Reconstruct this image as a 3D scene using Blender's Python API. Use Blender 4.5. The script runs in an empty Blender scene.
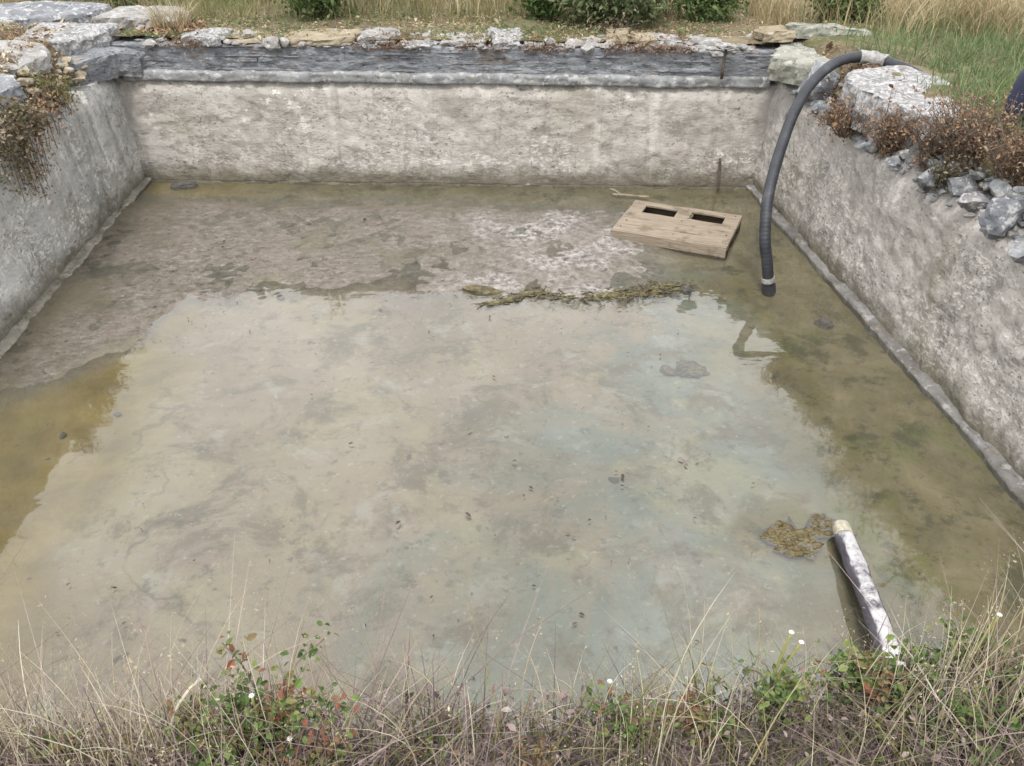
import bpy, bmesh, math, random
import numpy as np
from mathutils import Vector, Matrix

random.seed(7)
RNG = np.random.default_rng(11)
SC = bpy.context.scene
COL = SC.collection
R = math.radians

# ------------------------------------------------------------------ noise
_P = np.random.default_rng(5).permutation(256)
_P = np.concatenate([_P, _P, _P])
_G = np.random.default_rng(6).normal(size=(256, 3))
_G /= np.linalg.norm(_G, axis=1)[:, None]

def perlin(x, y, z=0.0):
    x, y, z = np.broadcast_arrays(np.asarray(x, float), np.asarray(y, float), np.asarray(z, float))
    xi, yi, zi = np.floor(x).astype(int), np.floor(y).astype(int), np.floor(z).astype(int)
    xf, yf, zf = x - xi, y - yi, z - zi
    f = lambda t: t * t * t * (t * (t * 6 - 15) + 10)
    u, v, w = f(xf), f(yf), f(zf)
    out = np.zeros_like(x)
    for dx in (0, 1):
        for dy in (0, 1):
            for dz in (0, 1):
                h = _P[(_P[(_P[(xi + dx) & 255] + yi + dy) & 255] + zi + dz) & 255]
                g = _G[h]
                d = g[..., 0] * (xf - dx) + g[..., 1] * (yf - dy) + g[..., 2] * (zf - dz)
                wt = (u if dx else 1 - u) * (v if dy else 1 - v) * (w if dz else 1 - w)
                out = out + wt * d
    return out * 1.6

def fbm(x, y, z=0.0, o=4, g=0.5):
    s, a = 0.0, 1.0
    for i in range(o):
        k = 2.03 ** i
        s = s + a * perlin(np.asarray(x) * k + 17.3 * i, np.asarray(y) * k + 9.1 * i, np.asarray(z) * k + 3.7 * i)
        a *= g
    return s

def sstep(a, b, x):
    t = np.clip((np.asarray(x, float) - a) / (b - a), 0, 1)
    return t * t * (3 - 2 * t)

# ------------------------------------------------------------------ objects
def link(o, parent=None):
    COL.objects.link(o)
    if parent is not None:
        o.parent = parent
    return o

def mesh_obj(name, V, F, mat, parent=None, loc=(0, 0, 0), smooth=False, tint=None, attrs=None):
    me = bpy.data.meshes.new(name)
    V = np.asarray(V, dtype=np.float64)
    if isinstance(F, np.ndarray):
        nv, n, k = len(V), len(F), F.shape[1]
        me.vertices.add(nv)
        me.vertices.foreach_set('co', V.astype(np.float32).ravel())
        me.loops.add(n * k)
        me.loops.foreach_set('vertex_index', F.astype(np.int32).ravel())
        me.polygons.add(n)
        me.polygons.foreach_set('loop_start', np.arange(0, n * k, k, dtype=np.int32))
        me.update(calc_edges=True)
        me.validate()
    else:
        me.from_pydata([tuple(v) for v in V], [], [tuple(int(i) for i in f) for f in F])
        me.update()
    if smooth:
        me.polygons.foreach_set('use_smooth', [True] * len(me.polygons))
    attrs = dict(attrs or {})
    if tint is not None:
        attrs['tint'] = tint
    for k, a in attrs.items():
        at = me.attributes.new(k, 'FLOAT', 'POINT')
        at.data.foreach_set('value', np.asarray(a, dtype=np.float32))
    mats = mat if isinstance(mat, (list, tuple)) else [mat]
    for m in mats:
        me.materials.append(m)
    o = bpy.data.objects.new(name, me)
    o.location = loc
    return link(o, parent)

def tag(o, label, cat, group=None, kind=None):
    o['label'] = label
    o['category'] = cat
    if group:
        o['group'] = group
    if kind:
        o['kind'] = kind
    return o

def structure(o):
    o['kind'] = 'structure'
    return o

def thing(name, label, cat, loc=(0, 0, 0), rz=0.0, group=None):
    o = bpy.data.objects.new(name, None)
    o.empty_display_size = 0.1
    o.location = loc
    o.rotation_euler = (0, 0, rz)
    link(o)
    return tag(o, label, cat, group)

# ------------------------------------------------------------------ materials
class NT:
    def __init__(self, name):
        self.m = bpy.data.materials.new(name)
        self.m.use_nodes = True
        self.t = self.m.node_tree
        self.t.nodes.clear()
        self.out = self.t.nodes.new('ShaderNodeOutputMaterial')
        self.co = None

    def n(self, typ, **kw):
        x = self.t.nodes.new(typ)
        for k, v in kw.items():
            setattr(x, k, v)
        return x

    def l(self, a, b):
        self.t.links.new(a, b)

    def coord(self, scale=(1, 1, 1)):
        if self.co is None:
            self.co = self.n('ShaderNodeTexCoord')
        if scale == (1, 1, 1):
            return self.co.outputs['Object']
        mp = self.n('ShaderNodeMapping')
        mp.inputs['Scale'].default_value = scale
        self.l(self.co.outputs['Object'], mp.inputs['Vector'])
        return mp.outputs[0]

    def noise(self, s, d=4, r=0.55, sc=(1, 1, 1), dist=0.0):
        x = self.n('ShaderNodeTexNoise')
        x.inputs['Scale'].default_value = s
        x.inputs['Detail'].default_value = d
        x.inputs['Roughness'].default_value = r
        x.inputs['Distortion'].default_value = dist
        self.l(self.coord(sc), x.inputs['Vector'])
        return x.outputs['Fac']

    def voro(self, s, feat='F1', sc=(1, 1, 1)):
        x = self.n('ShaderNodeTexVoronoi', feature=feat)
        x.inputs['Scale'].default_value = s
        self.l(self.coord(sc), x.inputs['Vector'])
        return x

    def ramp(self, fac, stops, interp='LINEAR'):
        x = self.n('ShaderNodeValToRGB')
        cr = x.color_ramp
        cr.interpolation = interp
        while len(cr.elements) < len(stops):
            cr.elements.new(0.5)
        for e, (p, c) in zip(cr.elements, stops):
            e.position = p
            e.color = (*c, 1) if len(c) == 3 else c
        self.l(fac, x.inputs['Fac'])
        return x.outputs['Color']

    def mask(self, fac, a, b):
        x = self.n('ShaderNodeMapRange', interpolation_type='SMOOTHSTEP')
        x.inputs['From Min'].default_value = a
        x.inputs['From Max'].default_value = b
        self.l(fac, x.inputs['Value'])
        return x.outputs[0]

    def math(self, op, a, b=None):
        x = self.n('ShaderNodeMath', operation=op)
        for i, v in enumerate((a, b)):
            if v is None:
                continue
            if isinstance(v, (int, float)):
                x.inputs[i].default_value = v
            else:
                self.l(v, x.inputs[i])
        return x.outputs[0]

    def mix(self, fac, a, b, blend='MIX'):
        x = self.n('ShaderNodeMix', data_type='RGBA', blend_type=blend)
        if isinstance(fac, (int, float)):
            x.inputs[0].default_value = fac
        else:
            self.l(fac, x.inputs[0])
        for i, v in ((6, a), (7, b)):
            if isinstance(v, (tuple, list)):
                x.inputs[i].default_value = (*v, 1)
            else:
                self.l(v, x.inputs[i])
        return x.outputs[2]

    def attr(self, name='tint'):
        x = self.n('ShaderNodeAttribute', attribute_name=name)
        return x.outputs['Fac']

    def bump(self, h, strength=0.5, dist=0.02, normal=None):
        x = self.n('ShaderNodeBump')
        x.inputs['Strength'].default_value = strength
        x.inputs['Distance'].default_value = dist
        self.l(h, x.inputs['Height'])
        if normal is not None:
            self.l(normal, x.inputs['Normal'])
        return x.outputs[0]

    def bsdf(self, col, rough=0.9, normal=None, spec=0.3, **kw):
        b = self.n('ShaderNodeBsdfPrincipled')
        if isinstance(col, (tuple, list)):
            b.inputs['Base Color'].default_value = (*col, 1)
        else:
            self.l(col, b.inputs['Base Color'])
        if isinstance(rough, (int, float)):
            b.inputs['Roughness'].default_value = rough
        else:
            self.l(rough, b.inputs['Roughness'])
        b.inputs['Specular IOR Level'].default_value = spec
        if normal is not None:
            self.l(normal, b.inputs['Normal'])
        self.l(b.outputs[0], self.out.inputs['Surface'])
        return b

def wall_material(name, lo, mid, hi, moss=0.5, flake_all=0.0):
    """old flaked lime render: smoother grey above, whitish flaking below, pits, drips, hairline cracks"""
    t = NT(name)
    sep = t.n('ShaderNodeSeparateXYZ'); t.l(t.coord(), sep.inputs[0])
    z = sep.outputs[2]
    base = t.ramp(t.noise(1.5, 6, 0.64, dist=0.3), [(0.28, lo), (0.5, mid), (0.72, hi)])
    base = t.mix(t.mask(t.noise(8, 5, 0.68), 0.44, 0.70), base, tuple(c * 1.2 for c in mid))
    # patches where the top coat has gone, brown undercoat
    und = t.mask(t.noise(2.3, 5, 0.66, sc=(1, 1, 1.6)), 0.55, 0.60)
    base = t.mix(t.math('MULTIPLY', und, 0.45), base, tuple(c * 0.68 for c in lo))
    ol = t.math('MULTIPLY', t.mask(t.noise(1.1, 4, 0.6, dist=0.4), 0.5, 0.66), moss)
    base = t.mix(ol, base, (0.20, 0.18, 0.115))
    # broad damp stains and pale lime runs
    dm = t.math('MULTIPLY', t.mask(t.noise(0.55, 5, 0.62, sc=(1, 1, 0.8), dist=0.6), 0.52, 0.66), 0.28)
    base = t.mix(dm, base, tuple(c * 0.62 for c in lo))
    lm = t.math('MULTIPLY', t.mask(t.noise(2.1, 5, 0.62, sc=(2.0, 2.0, 0.3), dist=0.2), 0.57, 0.68), 0.5)
    base = t.mix(lm, base, tuple(min(1, c * 1.35) for c in hi))
    # drips
    st = t.math('MULTIPLY', t.mask(t.noise(3.2, 5, 0.62, sc=(2.4, 2.4, 0.22)), 0.55, 0.70), 0.5)
    base = t.mix(st, base, (0.15, 0.14, 0.12))
    # whitish flakes in ragged zones, mostly on the lower half
    zn = t.math('ADD', t.noise(1.4, 5, 0.65, sc=(1, 1, 1.5)), t.math('MULTIPLY', z, -0.20))
    zone = t.mask(zn, 0.40 - flake_all, 0.50 - flake_all)
    chips = t.math('MULTIPLY', t.mask(t.noise(21, 6, 0.70, sc=(1, 1, 1.9)), 0.51, 0.58), zone)
    base = t.mix(t.math('MULTIPLY', chips, 0.75), base, (0.52, 0.50, 0.46))
    big = t.math('MULTIPLY', t.mask(t.noise(9, 4, 0.62, sc=(1, 1, 1.5)), 0.60, 0.65), t.mask(t.noise(1.0, 3, 0.5), 0.48, 0.60))
    base = t.mix(t.math('MULTIPLY', big, 0.8), base, (0.55, 0.535, 0.49))
    pits = t.mask(t.noise(25, 5, 0.68, sc=(1, 1, 1.6)), 0.555, 0.64)
    base = t.mix(t.math('MULTIPLY', t.math('MULTIPLY', pits, t.mask(t.noise(1.9, 4, 0.6), 0.38, 0.58)), 0.75), base, (0.085, 0.073, 0.06))
    pit2 = t.mask(t.noise(10, 6, 0.72), 0.58, 0.69)
    base = t.mix(t.math('MULTIPLY', pit2, 0.45), base, (0.115, 0.10, 0.083))
    # hairline cracks
    nz = t.noise(2.5, 5, 0.6)
    vr = t.n('ShaderNodeTexVoronoi', feature='DISTANCE_TO_EDGE'); vr.inputs['Scale'].default_value = 1.1
    cx = t.n('ShaderNodeTexNoise'); cx.inputs['Scale'].default_value = 2.4; cx.inputs['Detail'].default_value = 6
    t.l(t.coord(), cx.inputs['Vector'])
    t.l(t.mix(0.4, t.coord(), cx.outputs['Color']), vr.inputs['Vector'])
    ck = t.math('MULTIPLY', t.mask(vr.outputs['Distance'], 0.006, 0.001), t.mask(t.noise(0.9, 3), 0.55, 0.62))
    base = t.mix(t.math('MULTIPLY', ck, 0.5), base, (0.09, 0.08, 0.065))
    # ragged tide-mark of damp and algae over the water line
    zz = t.math('ADD', z, t.math('MULTIPLY', t.noise(5, 6, 0.68, sc=(1, 1, 0.6)), 0.30))
    tide = t.mask(zz, 0.42, 0.20)
    base = t.mix(t.math('MULTIPLY', tide, 0.85), base, (0.095, 0.082, 0.055))
    h = t.math('ADD', t.math('MULTIPLY', t.noise(21, 6, 0.70, sc=(1, 1, 1.9)), 1.0), t.math('MULTIPLY', t.noise(60, 3, 0.6), 0.3))
    t.bsdf(base, 0.95, t.bump(h, 0.8, 0.018), 0.15)
    return t.m

def stone_material(name, lo, mid, hi, lichen=(0.5, 0.5, 0.46), la=0.55, s=6.0, dark=(0.06, 0.06, 0.06)):
    t = NT(name)
    base = t.ramp(t.noise(s, 6, 0.62), [(0.3, lo), (0.5, mid), (0.7, hi)])
    base = t.mix(t.math('MULTIPLY', t.mask(t.noise(s * 2.6, 5, 0.6), la, la + 0.08), 0.85), base, lichen)
    base = t.mix(t.math('MULTIPLY', t.mask(t.noise(s * 5, 4, 0.65), 0.57, 0.68), 0.7), base, dark)
    base = t.mix(t.math('MULTIPLY', t.mask(t.noise(s * 1.4 + 3, 3, 0.6), 0.6, 0.7), 0.5), base, (0.26, 0.2, 0.12))
    h = t.math('ADD', t.noise(s * 4, 5, 0.65), t.math('MULTIPLY', t.noise(s * 12, 3, 0.6), 0.4))
    t.bsdf(base, 0.92, t.bump(h, 0.8, 0.015), 0.2)
    return t.m

def leaf_material(name, stops, rough=0.6, trans=0.25):
    t = NT(name)
    col = t.ramp(t.attr('tint'), stops)
    col = t.mix(0.35, col, t.ramp(t.noise(14, 3, 0.6), [(0.3, (0.35, 0.35, 0.35)), (0.7, (0.9, 0.9, 0.9))]), 'OVERLAY')
    b = t.bsdf(col, rough, None, 0.25)
    if trans:
        tr = t.n('ShaderNodeBsdfTranslucent')
        t.l(col, tr.inputs['Color'])
        mx = t.n('ShaderNodeMixShader')
        mx.inputs[0].default_value = trans
        t.l(b.outputs[0], mx.inputs[1]); t.l(tr.outputs[0], mx.inputs[2])
        t.l(mx.outputs[0], t.out.inputs['Surface'])
    return t.m

M = {}
M['wall_far'] = wall_material('render_warm', (0.248, 0.228, 0.200), (0.335, 0.312, 0.280), (0.392, 0.369, 0.338), 0.25)
M['wall_cool'] = wall_material('render_cool', (0.24, 0.235, 0.215), (0.325, 0.318, 0.296), (0.40, 0.393, 0.372), 0.25, 0.06)
M['wall_right'] = wall_material('render_pebbled', (0.245, 0.222, 0.196), (0.345, 0.318, 0.288), (0.405, 0.378, 0.348), 0.4, 0.10)
M['footing'] = stone_material('footing_cement', (0.085, 0.076, 0.055), (0.155, 0.143, 0.115), (0.22, 0.207, 0.18), (0.29, 0.275, 0.245), 0.56, 4.5, (0.06, 0.052, 0.035))
M['footing_cool'] = stone_material('footing_cool_cement', (0.08, 0.072, 0.06), (0.145, 0.137, 0.127), (0.21, 0.202, 0.196), (0.27, 0.26, 0.252), 0.56, 4.5, (0.06, 0.052, 0.035))
M['lip'] = stone_material('lip_cement', (0.115, 0.115, 0.112), (0.21, 0.212, 0.21), (0.285, 0.288, 0.288), (0.36, 0.36, 0.35), 0.53, 5, (0.075, 0.07, 0.065))
t = NT('slate')
c = t.ramp(t.noise(6, 6, 0.68, sc=(1, 1, 5)), [(0.30, (0.10, 0.103, 0.111)), (0.45, (0.15, 0.155, 0.165)), (0.58, (0.20, 0.205, 0.213)), (0.72, (0.29, 0.29, 0.293))])
c = t.mix(t.math('MULTIPLY', t.mask(t.noise(13, 5, 0.65, sc=(1, 1, 2.5)), 0.54, 0.66), 0.8), c, (0.30, 0.30, 0.295))
c = t.mix(t.math('MULTIPLY', t.mask(t.noise(3.2, 4, 0.6, sc=(1, 1, 2)), 0.56, 0.68), 0.65), c, (0.11, 0.085, 0.06))
c = t.mix(t.math('MULTIPLY', t.mask(t.noise(21, 4, 0.65, sc=(1, 1, 3)), 0.57, 0.66), 0.8), c, (0.03, 0.03, 0.033))
t.bsdf(c, 0.92, t.bump(t.noise(22, 5, 0.65, sc=(1, 1, 3)), 0.9, 0.02), 0.2)
M['slate'] = t.m
M['cap'] = stone_material('capstone', (0.152, 0.142, 0.129), (0.238, 0.228, 0.215), (0.304, 0.294, 0.284), (0.370, 0.363, 0.350), 0.54, 7, (0.053, 0.043, 0.033))
M['slab'] = stone_material('slab_pale', (0.11, 0.11, 0.115), (0.215, 0.21, 0.21), (0.31, 0.305, 0.30), (0.40, 0.39, 0.375), 0.50, 11, (0.07, 0.066, 0.062))
M['slab_green'] = stone_material('slab_lichened', (0.145, 0.145, 0.119), (0.224, 0.224, 0.188), (0.290, 0.290, 0.257), (0.370, 0.363, 0.317), 0.55, 6, (0.059, 0.056, 0.040))
M['slab_blue'] = stone_material('slab_blue_grey', (0.090, 0.094, 0.105), (0.165, 0.169, 0.180), (0.247, 0.251, 0.259), (0.375, 0.375, 0.360), 0.53, 6)
M['slab_tan'] = stone_material('slab_tan', (0.154, 0.126, 0.084), (0.231, 0.193, 0.133), (0.294, 0.256, 0.189), (0.350, 0.315, 0.252), 0.57, 5, (0.084, 0.056, 0.035))
M['rubble'] = stone_material('rubble_grey', (0.098, 0.101, 0.105), (0.188, 0.191, 0.195), (0.285, 0.289, 0.289), (0.375, 0.375, 0.367), 0.54, 10)
M['pebble'] = stone_material('wet_stone', (0.05, 0.045, 0.04), (0.09, 0.083, 0.075), (0.15, 0.14, 0.125), (0.2, 0.19, 0.17), 0.62, 10)
M['purple_stone'] = stone_material('wet_purple_stone', (0.05, 0.045, 0.055), (0.085, 0.08, 0.095), (0.13, 0.125, 0.14), (0.2, 0.19, 0.2), 0.64, 10)

STRAW = [(0.0, (0.15, 0.115, 0.06)), (0.35, (0.26, 0.205, 0.11)), (0.7, (0.36, 0.30, 0.175)), (1.0, (0.46, 0.41, 0.28))]
M['dry_grass'] = leaf_material('dry_grass', STRAW, 0.7, 0.25)
M['bank_straw'] = leaf_material('bank_straw', [(0.0, (0.14, 0.107, 0.068)), (0.4, (0.26, 0.215, 0.14)), (0.75, (0.39, 0.34, 0.24)), (1.0, (0.52, 0.475, 0.37))], 0.7, 0.2)
M['mid_grass'] = leaf_material('mid_grass', [(0.0, (0.075, 0.085, 0.03)), (0.5, (0.15, 0.145, 0.06)), (1.0, (0.28, 0.24, 0.12))], 0.65, 0.25)
M['green_grass'] = leaf_material('green_grass', [(0.0, (0.06, 0.095, 0.032)), (0.5, (0.11, 0.155, 0.06)), (1.0, (0.21, 0.23, 0.12))], 0.6, 0.3)
M['bush'] = leaf_material('bush_leaf', [(0.0, (0.035, 0.06, 0.018)), (0.5, (0.075, 0.115, 0.035)), (1.0, (0.15, 0.18, 0.07))], 0.55, 0.25)
M['bush_pale'] = leaf_material('bush_leaf_pale', [(0.0, (0.045, 0.065, 0.025)), (0.5, (0.10, 0.125, 0.055)), (1.0, (0.22, 0.22, 0.12))], 0.6, 0.25)
M['bramble'] = leaf_material('bramble_leaf', [(0.0, (0.036, 0.062, 0.018)), (0.38, (0.078, 0.125, 0.034)), (0.55, (0.155, 0.195, 0.06)), (0.72, (0.165, 0.105, 0.055)), (1.0, (0.18, 0.065, 0.04))], 0.5, 0.3)
M['olive_leaf'] = leaf_material('olive_leaf', [(0.0, (0.04, 0.042, 0.02)), (0.4, (0.09, 0.085, 0.04)), (0.65, (0.15, 0.115, 0.07)), (0.85, (0.24, 0.19, 0.14)), (1.0, (0.36, 0.31, 0.24))], 0.6, 0.2)
M['rust_leaf'] = leaf_material('rust_leaf', [(0.0, (0.075, 0.046, 0.028)), (0.35, (0.155, 0.092, 0.055)), (0.6, (0.225, 0.145, 0.09)), (0.85, (0.31, 0.225, 0.15)), (1.0, (0.36, 0.18, 0.08))], 0.75, 0.15)
M['mauve'] = leaf_material('dead_heath', [(0.0, (0.05, 0.036, 0.034)), (0.4, (0.115, 0.082, 0.075)), (0.7, (0.20, 0.15, 0.138)), (1.0, (0.32, 0.26, 0.235))], 0.8, 0.1)
M['flower'] = leaf_material('flower_white', [(0.0, (0.6, 0.58, 0.52)), (1.0, (0.8, 0.79, 0.75))], 0.6, 0.3)
M['flower_stem'] = leaf_material('flower_stem', [(0.0, (0.13, 0.14, 0.04)), (1.0, (0.28, 0.27, 0.09))], 0.6, 0.1)

t = NT('twig_bark')
t.bsdf(t.ramp(t.noise(30, 4), [(0.3, (0.05, 0.038, 0.028)), (0.7, (0.16, 0.125, 0.095))]), 0.9, None, 0.2)
M['twig'] = t.m

t = NT('meadow_soil')
c = t.ramp(t.noise(1.6, 6, 0.6), [(0.3, (0.07, 0.055, 0.035)), (0.5, (0.15, 0.12, 0.075)), (0.7, (0.22, 0.185, 0.115))])
c = t.mix(t.mask(t.noise(0.6, 4, 0.6), 0.48, 0.62), c, (0.085, 0.095, 0.04))
c = t.mix(t.math('MULTIPLY', t.mask(t.noise(19, 5, 0.65), 0.54, 0.66), 0.7), c, (0.27, 0.23, 0.17))
c = t.mix(t.math('MULTIPLY', t.mask(t.noise(27, 5, 0.65), 0.56, 0.68), 0.8), c, (0.045, 0.032, 0.026))
t.bsdf(c, 0.97, t.bump(t.noise(24, 6, 0.65), 1.0, 0.03), 0.1)
M['soil'] = t.m

# pool floor: zones come as vertex attributes (what lies on the concrete), grain from noise
t = NT('pool_floor_silt')
sepx = t.n('ShaderNodeSeparateXYZ'); t.l(t.coord(), sepx.inputs[0])
warm = t.ramp(t.noise(1.1, 6, 0.66, dist=0.4), [(0.28, (0.170, 0.135, 0.088)), (0.5, (0.236, 0.193, 0.140)), (0.70, (0.290, 0.248, 0.196))])
cool = t.ramp(t.noise(1.5, 6, 0.66, dist=0.4), [(0.28, (0.108, 0.126, 0.104)), (0.5, (0.158, 0.178, 0.156)), (0.72, (0.218, 0.238, 0.224))])
gx = t.math('ADD', t.math('ADD', t.math('MULTIPLY', sepx.outputs[0], 0.34), t.math('MULTIPLY', sepx.outputs[1], -0.15)), t.math('MULTIPLY', t.noise(0.75, 6, 0.66, dist=0.6), 2.6))
silt = t.mix(t.mask(gx, 0.72, 1.22), warm, cool)  # real silt tones, but paler partly to carry the sky's reflection in colour
silt = t.mix(t.math('MULTIPLY', t.mask(t.noise(1.0, 5, 0.66, dist=0.5), 0.50, 0.62), 0.55), silt, (0.285, 0.258, 0.158))
silt = t.mix(t.math('MULTIPLY', t.mask(t.noise(1.25, 5, 0.66, dist=0.3), 0.54, 0.66), 0.5), silt, (0.232, 0.172, 0.154))
silt = t.mix(t.math('MULTIPLY', t.mask(t.noise(2.0, 6, 0.72, dist=0.4), 0.49, 0.62), 0.8), silt, (0.118, 0.097, 0.064))
silt = t.mix(t.math('MULTIPLY', t.mask(t.noise(3.1, 6, 0.70, dist=0.5), 0.55, 0.66), 0.55), silt, (0.30, 0.295, 0.27))
silt = t.mix(t.math('MULTIPLY', t.mask(t.noise(4.6, 6, 0.74), 0.57, 0.66), 0.6), silt, (0.075, 0.068, 0.048))
silt = t.mix(t.math('MULTIPLY', t.mask(t.noise(12, 6, 0.74), 0.54, 0.68), 0.6), silt, (0.10, 0.086, 0.068))
silt = t.mix(t.math('MULTIPLY', t.mask(t.noise(19, 5, 0.7), 0.57, 0.68), 0.5), silt, (0.36, 0.345, 0.32))
olive = t.ramp(t.noise(2.2, 6, 0.62, dist=0.6), [(0.28, (0.080, 0.068, 0.028)), (0.5, (0.150, 0.124, 0.062)), (0.72, (0.225, 0.186, 0.112))])
olive = t.mix(t.math('MULTIPLY', t.mask(t.noise(2.7, 6, 0.70), 0.52, 0.62), 0.8), olive, (0.042, 0.044, 0.015))
olive = t.mix(t.math('MULTIPLY', t.mask(t.noise(1.6, 5, 0.66), 0.54, 0.64), 0.6), olive, (0.125, 0.135, 0.04))
olive = t.mix(t.math('MULTIPLY', t.mask(t.noise(11, 6, 0.72), 0.55, 0.66), 0.6), olive, (0.05, 0.042, 0.024))
olive = t.mix(t.math('MULTIPLY', t.mask(t.noise(3.3, 4, 0.6), 0.58, 0.72), 0.6), olive, (0.20, 0.17, 0.115))
yellow = t.ramp(t.noise(3.0, 5, 0.62), [(0.3, (0.115, 0.083, 0.022)), (0.55, (0.20, 0.15, 0.048)), (0.75, (0.27, 0.215, 0.09))])
grv = t.ramp(t.noise(15, 7, 0.76, sc=(0.8, 1.25, 1)), [(0.32, (0.066, 0.055, 0.044)), (0.45, (0.110, 0.094, 0.077)), (0.57, (0.150, 0.131, 0.110)), (0.72, (0.235, 0.212, 0.188))])
grv = t.mix(t.math('MULTIPLY', t.mask(t.noise(33, 4, 0.65), 0.58, 0.68), 0.4), grv, (0.34, 0.31, 0.29))
grv = t.mix(t.math('MULTIPLY', t.mask(t.noise(27, 5, 0.7), 0.57, 0.66), 0.8), grv, (0.05, 0.042, 0.036))
grv = t.mix(t.math('MULTIPLY', t.mask(t.noise(6, 4, 0.6), 0.62, 0.69), 0.8), grv, (0.05, 0.04, 0.032))
grv = t.mix(t.math('MULTIPLY', t.mask(t.noise(0.9, 3, 0.5), 0.45, 0.62), 0.3), grv, (0.17, 0.138, 0.12))
grv = t.mix(t.math('MULTIPLY', t.mask(t.noise(1.5, 5, 0.66), 0.48, 0.62), 0.5), grv, (0.105, 0.098, 0.066))
pale = t.ramp(t.noise(17, 6, 0.74), [(0.36, (0.075, 0.064, 0.055)), (0.48, (0.175, 0.158, 0.142)), (0.64, (0.35, 0.33, 0.312))])
c = t.mix(t.attr('olive'), silt, olive)
c = t.mix(t.attr('yellow'), c, yellow)
c = t.mix(t.attr('gravel'), c, grv)
c = t.mix(t.attr('pale'), c, pale)
c = t.mix(t.math('MULTIPLY', t.attr('olive'), t.math('MULTIPLY', t.attr('gravel'), 0.7)), c, (0.06, 0.052, 0.03))
spk = t.math('MULTIPLY', t.mask(t.noise(8.5, 3, 0.55), 0.68, 0.73), 0.75)
c = t.mix(spk, c, (0.05, 0.042, 0.035))
crk = t.voro(0.75, 'DISTANCE_TO_EDGE')
nz = t.n('ShaderNodeTexNoise'); nz.inputs['Scale'].default_value = 2.2; nz.inputs['Detail'].default_value = 5
t.l(t.coord(), nz.inputs['Vector'])
wob = t.mix(0.35, t.coord(), nz.outputs['Color'])
t.l(wob, crk.inputs['Vector'])
ck = t.math('MULTIPLY', t.math('MULTIPLY', t.mask(crk.outputs['Distance'], 0.007, 0.001), t.mask(t.noise(0.9, 3), 0.52, 0.62)), 0.45)
c = t.mix(ck, c, (0.06, 0.05, 0.04))
h = t.math('ADD', t.noise(18, 6, 0.65), t.math('MULTIPLY', t.noise(50, 3), 0.3))
t.bsdf(c, 0.9, t.bump(h, 0.7, 0.02), 0.2)
M['floor'] = t.m

# shallow clear water: Fresnel mix of a see-through film and a mirror, with a little suspended silt
t = NT('pool_water')
h = t.math('ADD', t.math('MULTIPLY', t.noise(2.2, 3, 0.5), 1.0), t.math('MULTIPLY', t.noise(7, 2, 0.4, sc=(0.8, 1.4, 1)), 0.22))
nb = t.bump(h, 0.16, 0.03)
fr = t.n('ShaderNodeFresnel'); fr.inputs['IOR'].default_value = 1.58
t.l(nb, fr.inputs['Normal'])
tr = t.n('ShaderNodeBsdfTransparent'); tr.inputs['Color'].default_value = (0.93, 0.94, 0.90, 1)
df = t.n('ShaderNodeBsdfDiffuse'); df.inputs['Color'].default_value = (0.20, 0.195, 0.165, 1)
m0 = t.n('ShaderNodeMixShader'); m0.inputs[0].default_value = 0.10
t.l(tr.outputs[0], m0.inputs[1]); t.l(df.outputs[0], m0.inputs[2])
gl = t.n('ShaderNodeBsdfGlossy'); gl.inputs['Roughness'].default_value = 0.035
gl.inputs['Color'].default_value = (1, 1, 1, 1)
t.l(nb, gl.inputs['Normal'])
m1 = t.n('ShaderNodeMixShader')
t.l(fr.outputs[0], m1.inputs[0]); t.l(m0.outputs[0], m1.inputs[1]); t.l(gl.outputs[0], m1.inputs[2])
t.l(m1.outputs[0], t.out.inputs['Surface'])
M['water'] = t.m

def wood_material(name, a, b, c, s=(2.0, 40, 40), dirt=(0.06, 0.045, 0.03)):
    t = NT(name)
    g = t.noise(3.0, 6, 0.62, sc=s, dist=0.3)
    col = t.ramp(g, [(0.3, a), (0.5, b), (0.7, c)])
    col = t.mix(t.math('MULTIPLY', t.mask(t.noise(6, 4, 0.6), 0.52, 0.68), 0.6), col, dirt)
    t.bsdf(col, 0.85, t.bump(g, 0.6, 0.004), 0.25)
    return t.m
M['pallet'] = wood_material('pallet_wood', (0.13, 0.10, 0.072), (0.225, 0.183, 0.135), (0.30, 0.258, 0.205), dirt=(0.095, 0.075, 0.048))
M['pallet_dark'] = wood_material('pallet_wood_shade', (0.03, 0.022, 0.014), (0.055, 0.04, 0.026), (0.09, 0.067, 0.045))  # darker copy of the pallet wood: shade below the deck put into the colour
M['log_end'] = wood_material('sawn_end', (0.20, 0.18, 0.13), (0.34, 0.31, 0.235), (0.44, 0.41, 0.33), (14, 14, 14), (0.14, 0.115, 0.075))
t = NT('log_bark')
c = t.ramp(t.noise(9, 5, 0.65, sc=(1, 1, 0.4)), [(0.3, (0.035, 0.032, 0.036)), (0.5, (0.075, 0.068, 0.079)), (0.7, (0.14, 0.13, 0.142))])
ge = t.n('ShaderNodeNewGeometry'); sep = t.n('ShaderNodeSeparateXYZ'); t.l(ge.outputs['Normal'], sep.inputs[0])
top = t.math('ADD', sep.outputs[2], t.math('MULTIPLY', t.noise(14, 4, 0.6), 0.5))
lich = t.math('MULTIPLY', t.mask(top, 0.84, 1.06), t.mask(t.noise(5, 6, 0.75), 0.34, 0.52))
c = t.mix(t.math('MULTIPLY', lich, 0.9), c, (0.44, 0.43, 0.43))
c = t.mix(t.math('MULTIPLY', t.mask(t.noise(38, 5, 0.68), 0.57, 0.68), 0.6), c, (0.06, 0.052, 0.06))
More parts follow.
